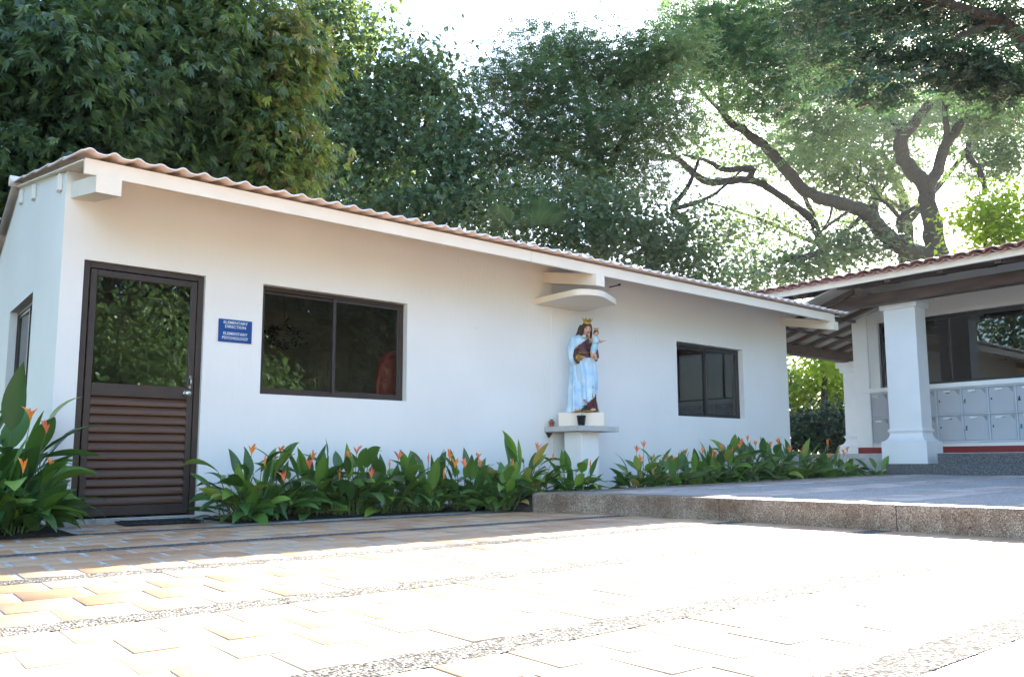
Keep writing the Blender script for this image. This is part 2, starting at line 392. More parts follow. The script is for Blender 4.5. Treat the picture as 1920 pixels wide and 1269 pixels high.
# rounded end turning along the bed
ex = kerb_x(-1.37)
vs = []
for k in range(7):
    a = math.pi / 2 * k / 6; cx, cy = ex + .06, -1.37
    px, py = cx - .06 * math.cos(a), cy + .06 * math.sin(a)
    for q, z in ((1, -.05), (1, zt(px) - .022), (.9, zt(px) - .007), (.7, zt(px)), (-3.0, zt(px) + .002)): vs.append((cx + (px - cx) * q if q > 0 else cx + .2, cy + (py - cy) * q if q > 0 else cy, z))
for x in (5.6, 6.5, 8, 10, 12.5):
    for dy, z in ((0, -.05), (0, zt(x) - .022), (-.006, zt(x) - .007), (-.02, zt(x)), (-.26, zt(x) + .002)): vs.append((x, -1.31 + dy, z))
b.add(vs, [(i * 5 + j, i * 5 + j + 1, (i + 1) * 5 + j + 1, (i + 1) * 5 + j) for i in range(11) for j in range(4)], 0, True)
tag(b.build('terrace_kerb', M['kerb']), kind='structure')
for yj in (-3.28, -4.72, -6.2):
    xj = kerb_x(yj); j_ = MB(); j_.box(xj - .0015, xj + .02, yj - .003, yj + .003, -.02, zt(xj) - .004); tag(j_.build('kerb_joint', M['rust']), kind='structure')
# terrace surface: bands of aggregate with runs of pinkish tile
b = MB()
ysb = [-30, -20, -10, -7, -5.5, -4.7, -3.17, -2.2, -1.6, -1.36, -1.33]
vs = []
for y in ysb:
    x = kerb_x(y) + .2
    vs += [(x, y, zt(x) - .002), (22, y, zt(22) - .002)]
b.add(vs, [(2 * i, 2 * i + 1, 2 * i + 3, 2 * i + 2) for i in range(len(ysb) - 1)])
M['terrace'] = aggregate_mat('terrace_aggregate', (.34, .335, .32), (.42, .41, .395), (.55, .54, .52), 90, .3, (.78, .78, .78), 1.2)
tag(b.build('terrace', M['terrace']), kind='structure')
tv = []; tq = []; tr = []
for y in (-1.75, -2.95, -4.15, -5.35, -6.55, -7.75, -8.95):
    for k in range(2):
        x = kerb_x(y) + .28 + (.14 if k else 0)
        while x < 16:
            w = random.uniform(.235, .25)
            paver(x, x + w, y - k * .24 - .23, y - k * .24, zt(x + .1) + .003 + random.uniform(-.001, .001)); x += w + .014
M['tile2'] = rnd_mat('pinkish_paver', [(0, .28, .24, .22), (.5, .36, .31, .29), (1, .43, .38, .35)], .55, .4, .2, 35, .2, 5)
tag(quads_obj('terrace_tiles', tv, tq, M['tile2'], rnd=tr), kind='structure')

# steps and porch floor
b = MB(); b.box(12.4, 13.4, -9.5, -1.33, .1, .43, bev=.012); b.box(12.82, 13.6, -9.5, -1.93, .3, .587, bev=.012)
tag(b.build('steps', M['step']), kind='structure')
b = MB(); b.box(13.3, 22, -12, -.9, .0, .598); b.box(11.97, 22, -.005, 6.5, .0, .6); b.box(13.3, 22, -.9, -.005, .0, .5985)
tag(b.build('porch_floor', M['stone']), kind='structure')

# ------------------------------------------------------------------ walls with openings
def wall_panel(mb, u0, u1, v0, v1, holes, front, back, axis='y', m=0, mr=0):
    """rectangular wall in plane; axis='y': u=x, v=z, thickness front..back along y; axis='x': u=y"""
    us = sorted({u0, u1, *[h[0] for h in holes], *[h[1] for h in holes]}); vs_ = sorted({v0, v1, *[h[2] for h in holes], *[h[3] for h in holes]})
    def P(u, v, w): return (u, w, v) if axis == 'y' else (w, u, v)
    def inh(u, v): return any(h[0] < u < h[1] and h[2] < v < h[3] for h in holes)
    for i in range(len(us) - 1):
        for j in range(len(vs_) - 1):
            if inh((us[i] + us[i + 1]) / 2, (vs_[j] + vs_[j + 1]) / 2): continue
            for w, mm in ((front, m), (back, mr)):
                q = [P(us[i], vs_[j], w), P(us[i + 1], vs_[j], w), P(us[i + 1], vs_[j + 1], w), P(us[i], vs_[j + 1], w)]
                mb.add(q, [(0, 1, 2, 3)], mm)
    for h in list(holes) + [(u0, u1, v0, v1)]:
        a, b_, c, d = h
        for (p, q) in (((a, c), (b_, c)), ((b_, c), (b_, d)), ((b_, d), (a, d)), ((a, d), (a, c))):
            mb.add([P(*p, front), P(*q, front), P(*q, back), P(*p, back)], [(0, 1, 2, 3)], m)

# ------------------------------------------------------------------ main white building
HX0, HX1, HD = 1.28, 11.945, 5.6
RIDGE_Y, RIDGE_Z = 2.55, 3.52
def rz(y): return 2.925 + .2 * y if y <= RIDGE_Y - .1 else RIDGE_Z - .04 - .42 * (y - RIDGE_Y)   # underside of the roof sheet
house = empty('white_building', (1.28, 0, 0), label='long low white building with brown door, two front windows and a pinkish corrugated roof', cat='building')
def rel(o):                       # keep world coordinates under a moved parent
    if o.parent is house: o.matrix_parent_inverse = Matrix.Translation(house.location).inverted()
    return o
door_h = (1.45, 2.46, .03, 2.197); w1_h = (3.006, 4.625, 1.137, 2.197); w2_h = (9.129, 10.72, 1.125, 2.197)
b = MB(); wall_panel(b, HX0, HX1, -.1, 2.932, [door_h, w1_h, w2_h], 0, .15, 'y', 0, 1)
rel(b.build('front_wall', [M['wall'], M['inner']], house))
sw_h = (1.30, 2.70, 1.10, 2.11)
b = MB()
wall_panel(b, .151, HD, -.1, 2.86, [sw_h], HX0, HX0 + .15, 'x', 0, 1)
def gable(x0, x1):
    poly = [(.151, 2.86), (HD, 2.86), (HD, rz(HD)), (RIDGE_Y, rz(RIDGE_Y)), (.151, rz(.15))]
    if rz(HD) < 2.86: 
        yc = RIDGE_Y + (RIDGE_Z - .04 - 2.86) / .42
        poly = [(.151, 2.86), (yc, 2.86), (RIDGE_Y, rz(RIDGE_Y)), (.151, rz(.15))]
    b.prism(poly, x0, x1, 0, 'x')
gable(HX0, HX0 + .15)
rel(b.build('side_wall', [M['wall'], M['inner']], house))
b = MB(); wall_panel(b, .151, HD, -.1, 2.86, [], HX1 - .15, HX1, 'x', 1, 0); gable(HX1 - .15, HX1)
wall_panel(b, HX0 + .15, HX1 - .15, -.1, 2.3, [], HD - .15, HD, 'y', 1, 0)
rel(b.build('rear_wall', [M['wall'], M['inner']], house))
b = MB(); b.box(HX0 + .15, HX1 - .15, .15, HD - .15, 2.55, 2.60, 0)
rel(b.build('ceiling', M['inner'], house))
b = MB(); b.box(HX0 + .15, HX1 - .15, .15, HD - .15, -.02, .03, 0); wall_panel(b, .16, HD - .16, .03, 2.55, [], 5.6, 5.7, 'x', 1, 1)
wall_panel(b, HX0 + .16, 5.6, .03, 2.55, [], 3.2, 3.3, 'y', 1, 1)
rel(b.build('interior_partition', [M['innerfloor'], M['inner']], house))

# corrugated roof sheets
def corrugated(name, x0, x1, ya, yb, za, zb, pitch, amp, mtl, parent, steps=1, phase=0., asym=.35, thick=.012, axis='x', lap=.014):
    """corrugation runs down the slope; a = eave, b = ridge"""
    n = int((x1 - x0) / pitch * 12); b = MB(); T = []; jr = random.Random(int(pitch * 1e4)); jit = [(1 + jr.uniform(-.16, .16), jr.uniform(-.004, .005)) for _ in range(400)]
    for s_ in range(steps):
        f0, f1 = s_ / steps, (s_ + 1) / steps
        l0 = lap if s_ else lap * .0
        lift0 = lap
        vs = []
        for i in range(n + 1):
            x = x0 + (x1 - x0) * i / n; t = ((x - x0) / pitch + phase) % 1
            # narrow rounded crest then a shallower trough
            c = math.cos(2 * math.pi * t); q_ = jit[int((x - x0) / pitch + phase + .5)]; h = amp * (c * q_[0] if c > 0 else c * asym) + max(c, 0) * q_[1]
            p0 = (ya + (yb - ya) * f0 - (.03 if s_ else 0) * (1 if yb > ya else -1)); z0 = za + (zb - za) * f0 + h + lift0
            p1 = ya + (yb - ya) * f1; z1 = za + (zb - za) * f1 + h
            for yy, zz in ((p0, z0), (p0, z0 - thick), (p1, z1), (p1, z1 - thick)):
                vs.append((x, yy, zz) if axis == 'x' else (yy, x, zz))
        fs = []
        for i in range(n):
            a, c2 = 4 * i, 4 * i + 4
            fs += [(a, c2, c2 + 2, a + 2), (a + 1, a + 3, c2 + 3, c2 + 1), (a, a + 1, c2 + 1, c2)]
        fs += [(0, 2, 3, 1), (4 * n, 4 * n + 1, 4 * n + 3, 4 * n + 2)]
        b.add(vs, fs, 0, True)
    o = b.build(name, mtl, parent)
    return o
zeave = 2.795
rel(corrugated('roof', 1.20, 12.24, -.96, RIDGE_Y, zeave, RIDGE_Z, .1685, .021, M['roof'], house, steps=5, phase=.62))
rel(corrugated('roof', 1.20, 12.24, RIDGE_Y + 2.9, RIDGE_Y + .001, RIDGE_Z - 1.22, RIDGE_Z, .1685, .021, M['roof'], house, steps=3, phase=.62))
b = MB(); b.tube([(1.17, RIDGE_Y, RIDGE_Z + .0), (12.27, RIDGE_Y, RIDGE_Z)], .06, 10); rel(b.build('ridge_cap', M['roof'], house))
# flat board under the sheets (soffit)
b = MB(); b.add([(1.235, -.84, 2.772), (12.16, -.84, 2.772), (12.16, 2.5, 3.46), (1.235, 2.5, 3.46), (1.235, -.84, 2.760), (12.16, -.84, 2.760), (12.16, 2.5, 3.448), (1.235, 2.5, 3.448)],
                [(0, 1, 2, 3), (7, 6, 5, 4), (0, 4, 5, 1), (1, 5, 6, 2), (2, 6, 7, 3), (3, 7, 4, 0)])
rel(b.build('soffit', M['trim'], house))
# fascia board, two lengths with a joint
b = MB()
for x0, x1 in ((1.243, 5.64), (5.643, 10.9), (10.903, 11.925)):
    b.box(x0, x1, -.885, -.845, 2.650, 2.772, bev=.003)
rel(b.build('fascia', M['trim'], house))
# rafter tails
for x0, x1 in ((1.318, 1.495), (6.592, 6.730), (11.80, 11.935)):
    b = MB(); L_ = .93; t0 = .205
    prof = [(.0, 2.700), (-L_, 2.700 - t0 * L_), (-L_, 2.700 - t0 * L_ + .133), (.0, 2.836)]
    b.prism(prof, x0, x1, 0, 'x')
    o = rel(b.build('beam', M['trim'], house))
# purlin stubs on the gable wall
for y, w, z1 in ((.16, .10, 2.95), (1.50, .10, 3.22), (2.30, .10, 3.38)):
    b = MB(); b.box(1.245, 1.279, y, y + w, z1 - .15, z1 - .002, bev=.006); rel(b.build('purlin_end', M['wall'], house))

# bead down the wall and canopy over the statue
b = MB(); b.box(6.715, 6.735, -.007, 0, .02, 2.79, bev=.003); rel(b.build('wall_bead', M['wall'], house))
b = MB(); cp = [(6.44, 0)]
cp += [(6.445, -.66)]
for k in range(13):
    a = math.pi + (math.pi / 2) * k / 12 + 0
    cp.append((6.70 + .255 * math.cos(a), -.66 + .205 * math.sin(a)))
cp += [(6.80, -.845), (6.9, -.80), (7.05, -.722), (7.255, -.612), (7.255, 0)]
b.prism(cp, 2.408, 2.478, 0, 'z'); rel(b.build('canopy', M['trim'], house))
b = MB(); b.tube([(7.77, 0, 2.80), (7.77, -.10, 2.80), (7.79, -.16, 2.81)], .008, 6); b.tube([(7.79, -.15, 2.81), (7.79, -.18, 2.81)], .016, 8); rel(b.build('hook', M['rust'], house))

# door
dr = MB(); x0, x1, z0, z1 = door_h
for (a, b_, c, d) in ((x0 + .002, x0 + .055, z0, z1 - .002), (x1 - .055, x1 - .002, z0, z1 - .002)): dr.box(a, b_, .035, .115, c, d, bev=.004)
dr.box(x0 + .0545, x1 - .0545, .035, .115, z1 - .055, z1 - .002, bev=.004)
door = rel(dr.build('door', M['bronze'], house))
a0, a1 = x0 + .062, x1 - .062
b = MB(); lf = .052
b.box(a0, a0 + lf, .028, .075, .05, 2.135, bev=.005); b.box(a1 - lf, a1, .028, .075, .05, 2.135, bev=.005)
b.box(a0 + lf - .001, a1 - lf + .001, .030, .074, 2.078, 2.133, bev=.004); b.box(a0 + lf - .001, a1 - lf + .001, .030, .074, 1.055, 1.165, bev=.004)
b.box(a0 + lf - .001, a1 - lf + .001, .030, .074, .052, .135, bev=.004)
rel(b.build('door_frame', M['bronze'], door))
b = MB(); nl = 12; zz0, zz1 = .137, 1.053; hh = (zz1 - zz0) / nl
for i in range(nl):
    zb = zz0 + i * hh
    prof = [(.062, zb + hh + .004), (.050, zb + hh * .86), (.036, zb + hh * .55), (.0315, zb + hh * .25), (.033, zb + hh * .08), (.040, zb + .001), (.046, zb + .004), (.042, zb + hh * .25), (.046, zb + hh * .55), (.058, zb + hh * .8), (.068, zb + hh)]
    b.prism([(y, z) for y, z in prof], a0 + lf - .004, a1 - lf + .004, 0, 'x')
b.box(a0 + lf, a1 - lf, .0705, .0735, zz0, zz1, 1)
rel(b.build('louvre_panel', [M['louvre'], M['black']], door))
b = MB(); b.box(a0 + lf - .002, a1 - lf + .002, .050, .055, 1.16, 2.082); rel(b.build('glass_pane', M['glass'], door))
b = MB(); b.lathe([(.0, .052), (.014, .052), (.026, .044), (.030, .030), (.024, .016), (.016, .010), (.030, .006), (.034, 0)], n=20)
b.lathe([(.0, .056), (.009, .056), (.009, .05)], n=12)
o = rel(b.build('knob', M['steel'], door)); o.matrix_basis = Matrix.Translation((2.345, .030, 1.108)) @ Matrix.Rotation(R(90), 4, 'X')
b = MB(); b.tube([(2.366, .028, 1.17), (2.366, .0, 1.18), (2.366, -.004, 1.21), (2.366, .0, 1.245), (2.366, .028, 1.255)], .006, 8); b.box(2.356, 2.376, .022, .028, 1.155, 1.18); b.box(2.356, 2.376, .022, .028, 1.245, 1.27)
rel(b.build('pull_handle', M['steel'], door))

def sliding_window(h, mtl, gl, yy=.085, blind=False, axis='y', two=True, face=None, parent=house, fw=.038, deep=.07):
    """frame > sash and pane, set back in the opening"""
    u0, u1, v0, v1 = h[0] + .002, h[1] - .002, h[2] + .002, h[3] - .002
    def BX(b, a0, a1, w0, w1, c0, c1, **k):
        if axis == 'y': b.box(a0, a1, w0, w1, c0, c1, **k)
        else: b.box(w0, w1, a0, a1, c0, c1, **k)
    b = MB(); s0, s1 = yy, yy + deep
    BX(b, u0, u1, s0, s1, v0, v0 + fw, bev=.003); BX(b, u0, u1, s0, s1, v1 - fw, v1, bev=.003)
    BX(b, u0, u0 + fw, s0 + .001, s1 - .001, v0 + fw - .001, v1 - fw + .001, bev=.003); BX(b, u1 - fw, u1, s0 + .001, s1 - .001, v0 + fw - .001, v1 - fw + .001, bev=.003)
    w = b.build('window', mtl, parent)
    if parent is house: rel(w)
    um = (u0 + u1) / 2; st = .028
    for i, (p, q, off) in enumerate(((u0 + fw, um + .018, .038), (um - .018, u1 - fw, .012))):
        b = MB(); a, c = yy + off, yy + off + .022
        BX(b, p, p + st, a, c, v0 + fw, v1 - fw, bev=.002); BX(b, q - st, q, a, c, v0 + fw, v1 - fw, bev=.002)
        BX(b, p + st - .001, q - st + .001, a + .001, c - .001, v0 + fw, v0 + fw + st, bev=.002); BX(b, p + st - .001, q - st + .001, a + .001, c - .001, v1 - fw - st, v1 - fw, bev=.002)
        o = b.build('sash', mtl, w)
        if parent is house: rel(o)
        b = MB(); BX(b, p + st - .004, q - st + .004, a + .009, a + .013, v0 + fw + st - .004, v1 - fw - st + .004)
        o = b.build('pane', gl, w)
        if parent is house: rel(o)
    if blind:
        b = MB(); BX(b, u0 + .01, u1 - .01, yy + deep + .006, yy + deep + .009, v0 - .05, v1 + .05)
        o = b.build('blind', M['blind'], w)
        if parent is house: rel(o)
    return w
sliding_window(w1_h, M['bronze'], M['glass'], .075)
sliding_window(w2_h, M['black'], M['glass'], .085, blind=True)
# side window sits in the gable wall
sliding_window(sw_h, M['bronze'], M['glass'], HX0 + .07, axis='x', blind=False)

# sign with lettering
sg = MB(); sg.box(0, .315, -.010, 0, 0, .213, bev=.002)
sign = sg.build('wall_sign', M['blue'], None, (2.590, -.003, 1.602), (0, 0, 0))
tag(sign, 'small blue plate sign with white lettering on the wall beside the brown door', 'sign')
sign.rotation_euler = (0, R(.0), 0)
font_z = [(.182, 'ELEMENTARY'), (.143, 'DIRECTION'), (.078, 'ELEMENTARY'), (.037, 'PSYCHOLOGY')]
for z, t_ in font_z:
    fc = bpy.data.curves.new('lettering', 'FONT'); fc.resolution_u = 3; fc.body = t_; fc.size = .038; fc.align_x = 'CENTER'; fc.align_y = 'CENTER'; fc.extrude = .0008; fc.offset = .0004
    fo = bpy.data.objects.new('lettering', fc); C.objects.link(fo); fo.parent = sign
    bpy.context.view_layer.update(); lm = bpy.data.meshes.new_from_object(fo); bpy.data.objects.remove(fo); lm.materials.clear(); lm.materials.append(M['letter']); fo = link('lettering', lm, sign)
    fo.location = (.157, -.0115, z); fo.rotation_euler = (R(90), 0, 0)

# wire at the gable
b = MB(); b.tube([(1.20, 3.3, 3.28), (.6, 3.5, 3.20), (-.5, 3.9, 3.12), (-3, 5, 3.1)], .012, 6)
tag(b.build('cable', M['cable']), 'thin white cable running off from the gable end of the white building', 'cable')

# doormat
b = MB(); b.box(-.30, .30, -.19, .19, 0, .012, bev=.004)
for i in range(-12, 13):
    b.box(i * .022 - .006, i * .022 + .006, -.165, .165, .012, .018)
o = b.build('doormat', M['rubber'], None, (2.03, -.44, .010), (0, 0, R(-2))); tag(o, 'black ribbed rubber doormat lying in front of the brown door', 'doormat')

# ------------------------------------------------------------------ pedestal, statue, pots
ped = empty('pedestal', (6.88, -.35, 0), label='white square pedestal with a grey stone shelf carrying the blue robed statue', cat='pedestal')
def relp(o, p): o.matrix_parent_inverse = Matrix.Translation(p.location).inverted(); return o
b = MB(); b.box(6.736, 7.025, -.50, -.20, .0, .842, bev=.006); relp(b.build('column', M['wall'], ped), ped)
b = MB(); b.box(6.592, 7.27, -.61, -.002, .842, .905, bev=.005); relp(b.build('shelf', M['stone'], ped), ped)
A45 = R(-45)
bl = MB(); bl.box(-.275, .275, -.15, .15, 0, .165, bev=.006)
o = bl.build('plinth_block', M['trim'], None); o.parent = ped; o.matrix_parent_inverse = Matrix.Translation(ped.location).inverted()
o.location = (6.90, -.335, .906); o.rotation_euler = (0, 0, A45 + R(1))

# the statue is modelled facing -Y, x to the viewer's right, in units of one metre
MS = {}
MS['blue'] = mat('statue_blue_mantle', (.34, .55, .74), .42, (.60, .74, .84), 7, 6, .05, 30, spec=.5)
MS['maroon'] = mat('statue_maroon_robe', (.085, .022, .025), .5, (.06, .015, .018), 10)
MS['gold'] = mat('statue_gold_trim', (.55, .36, .07), .38, (.42, .26, .05), 30, metal=.6)
MS['skin'] = mat('statue_skin', (.62, .36, .24), .5, (.56, .30, .20), 12)
MS['hair'] = mat('statue_brown_hair', (.055, .026, .018), .5, (.035, .018, .012), 30)
MS['rose'] = mat('statue_lips', (.45, .10, .08), .5)
MS['eye'] = mat('statue_eye', (.03, .02, .02), .3)
MS['pale'] = mat('statue_child_tunic', (.28, .52, .66), .45, (.40, .62, .70), 12)
U = .001169
def K(px, py): return (px - 290) * U, (1110 - py) * U      # from statue picture units to x,z
st = empty('statue', (6.93, -.365, 1.072), A45 + R(4), label='painted statue of a crowned woman in a blue mantle holding a crowned child', cat='statue')
def P(mb, name, m, parent=st): return mb.build(name, m, parent)
# body rows: y_px, left, right, depth_front, depth_back (metres)
rows = [(1108, 100, 424, .17, .12), (1060, 112, 412, .16, .12), (1000, 122, 404, .15, .115), (930, 130, 402, .145, .11), (860, 136, 412, .14, .11), (800, 143, 416, .135, .105),
        (740, 150, 414, .135, .10), (680, 156, 408, .135, .10), (620, 158, 404, .14, .10), (560, 156, 398, .14, .10), (500, 152, 384, .13, .10), (450, 150, 368, .12, .095), (400, 150, 352, .11, .09),
        (350, 158, 348, .095, .085), (320, 176, 345, .08, .075), (300, 205, 338, .06, .06), (286, 240, 322, .045, .045)]
def interp_rows(y):
    for a, c in zip(rows, rows[1:]):
        if a[0] >= y >= c[0]:
            t = (a[0] - y) / (a[0] - c[0]); return [a[k] + (c[k] - a[k]) * t for k in range(5)]
    return rows[-1]
NA = 96
def fold(t, y):
    """drapery: long folds that swing from the raised arm down to the hem"""
    # t: angle 0 at right (+x), -pi/2 front
    h = (1110 - y) / 820
    front = max(0, -math.sin(t))
    s1 = math.sin(9 * t + 6.5 * h + 1.0) * .023 + math.sin(17 * t + 9 * h) * .010 + math.sin(5 * t - 4 * h + .5) * .009
    # swags across the hips
    sw = math.sin((h * 17 + math.cos(t) * 3.3)) * .013 * front if .3 < h < .72 else 0
    k = min(1, max(0, (.80 - h) / .15)) 
    return (s1 * (1.15 - .5 * h) + sw) * k * (1 if front > 0 else .6)
ringsB = []
for y in range(1108, 285, -8):
    r_ = interp_rows(y); cx = (r_[1] + r_[2]) / 2; hw = (r_[2] - r_[1]) / 2 * U; X0 = (cx - 290) * U; z = (1110 - y) * U
    ring = []
    for k in range(NA):
        t = 2 * math.pi * k / NA; d = r_[3] if math.sin(t) < 0 else r_[4]
        e = 1 + fold(t, y) / .12
        sx = math.copysign(abs(math.cos(t)) ** .85, math.cos(t)); sy = math.copysign(abs(math.sin(t)) ** .9, math.sin(t))
        ring.append((X0 + hw * sx * min(e, 1.06), d * sy * e, z))
    ringsB.append((y, ring))
b = MB(); b.rings([r_ for y, r_ in ringsB], 0, True)
robe = P(b, 'robe', MS['maroon'])
# mantle: the same surface pushed out, kept where the blue cloth hangs
def region(t, y):
    """True where the mantle covers; t in degrees, -90 = front"""
    x = math.cos(math.radians(t)); f = math.sin(math.radians(t)) < .15
    cx = {True: 1}.get(True)
    r_ = interp_rows(y); xp = (r_[1] + r_[2]) / 2 + (r_[2] - r_[1]) / 2 * x
    if not f: return y > 300
    # hem climbing from lower left to the knee at right
    if y > 915 and xp > 405 - (y - 915) * .95 and xp > 225: return False
    if y > 545: return True
    # chest opening: between the shoulder edge (from neck to the raised forearm) and the child
    le = 300 - (y - 345) * .62 if y > 345 else 215 + (345 - y) * -.2
    le = {1: le}[1]
    if y <= 545 and y > 330: return xp < max(178, 318 - (y - 330) * .98) 
    return xp < 300 and y > 300
mb_ = MB(); mb2 = MB(); 
for i in range(len(ringsB) - 1):
    (ya, ra), (yb, rb) = ringsB[i], ringsB[i + 1]
    def out(p, y, q=.010):
        r_ = interp_rows(y); X0 = ((r_[1] + r_[2]) / 2 - 290) * U
        d = Vector((p[0] - X0, p[1], 0)); L_ = d.length or 1; return (p[0] + d.x / L_ * q, p[1] + d.y / L_ * q, p[2])
    for k in range(NA):
        t = 360 * (k + .5) / NA; t = t if t <= 180 else t - 360
        if region(t, (ya + yb) / 2):
            k2 = (k + 1) % NA
            mb_.add([out(ra[k], ya), out(ra[k2], ya), out(rb[k2], yb), out(rb[k], yb)], [(0, 1, 2, 3)], 0, True)
            for dk, da, db in ((-1, 0, 0), (1, 0, 0)):
                t2 = t + dk * 360 / NA; t2 = t2 - 360 if t2 > 180 else t2
                if not region(t2, (ya + yb) / 2):
                    kk = k if dk < 0 else k2
                    mb2.tube([out(ra[kk], ya, .011), out(rb[kk], yb, .011)], .0048, 5)
                    mb_.add([out(ra[kk], ya), out(rb[kk], yb), rb[kk], ra[kk]], [(0, 1, 2, 3)], 0, True)
mb_.add(mb2.v, mb2.f, 1, True)
o = P(mb_, 'mantle', [MS['blue'], MS['gold']])
md = o.modifiers.new('weld', 'WELD'); md.merge_threshold = .0004
# right sleeve (viewer's left) with forearm, gold cuff
def pt(px, py, y): x, z = K(px, py); return (x, y, z)
b = MB(); b.tube([pt(200, 315, -.02), pt(180, 350, -.04), pt(166, 420, -.05), pt(163, 500, -.06), pt(170, 570, -.07), pt(190, 625, -.10)], [.030, .046, .054, .052, .046, .014], 16); P(b, 'mantle_sleeve', MS['blue'])
b = MB(); b.tube([pt(262, 345, -.10), pt(232, 400, -.105), pt(203, 455, -.11), pt(190, 500, -.125), pt(187, 560, -.145), pt(200, 612, -.15)], .006, 6); P(b, 'mantle_edge', MS['gold'])
b = MB(); b.tube([pt(232, 430, -.06), pt(215, 480, -.10), pt(208, 530, -.13), pt(212, 570, -.155), pt(220, 605, -.165)], [.030, .044, .044, .040, .018], 14); b.tube([pt(205, 520, -.12), pt(225, 545, -.16), pt(238, 555, -.185)], [.036, .040, .036], 12)
P(b, 'sleeve', MS['maroon'])
b = MB(); b.tube([pt(224, 543, -.160), pt(240, 557, -.190)], [.043, .040], 14); b.tube([pt(200, 590, -.17), pt(222, 560, -.185), pt(235, 530, -.18)], .008, 6)
P(b, 'cuff', MS['gold'])
def hand(mb, base, d, s, curl=.6, flip=1):
    """palm with five bent fingers; d = pointing direction"""
    d = Vector(d).normalized(); a = d.cross(Vector((0, 0, 1))).normalized() * flip; n = a.cross(d).normalized() * flip
    B = Vector(base)
    mb.tube([B - d * .3 * s, B, B + d * .5 * s, B + d * .95 * s], [.26 * s, .30 * s, .40 * s, .34 * s], 10, flat=.55)
    for i, (off, ln) in enumerate(((-.33, .72), (-.11, .85), (.11, .80), (.31, .62))):
        p0 = B + d * .9 * s + a * off * s; p1 = p0 + d * ln * .45 * s - n * curl * .12 * s; p2 = p1 + d * ln * .35 * s - n * curl * .35 * s; p3 = p2 + d * ln * .15 * s - n * curl * .35 * s
        mb.tube([p0, p1, p2, p3], [.11 * s, .105 * s, .095 * s, .06 * s], 6)
    p0 = B + d * .25 * s - a * .32 * s; mb.tube([p0, p0 - a * .25 * s + d * .25 * s, p0 - a * .30 * s + d * .55 * s - n * .15 * s], [.13 * s, .11 * s, .07 * s], 6)
b = MB(); hand(b, pt(246, 552, -.198), (.75, -.35, .18), .040, .9); P(b, 'hand', MS['skin'])
# belt and collar
b = MB()
for y0, col in ((492, 0),):
    seg = [q for q in ringsB if abs(q[0] - 492) < 5][0]
    pts = [out(seg[1][k], seg[0], .006) for k in range(NA) if 222 < (290 + seg[1][k][0] / U) < 352 and seg[1][k][1] < -.02]
    pts.sort(key=lambda p: p[0]); b.tube(pts, .011, 6, flat=.5)
P(b, 'belt', MS['gold'])
b = MB(); pts = [pt(232, 292, -.030), pt(250, 318, -.078), pt(285, 338, -.100), pt(318, 330, -.085), pt(335, 304, -.045)]
b.tube(pts, .012, 8, flat=.6); P(b, 'collar', MS['gold'])
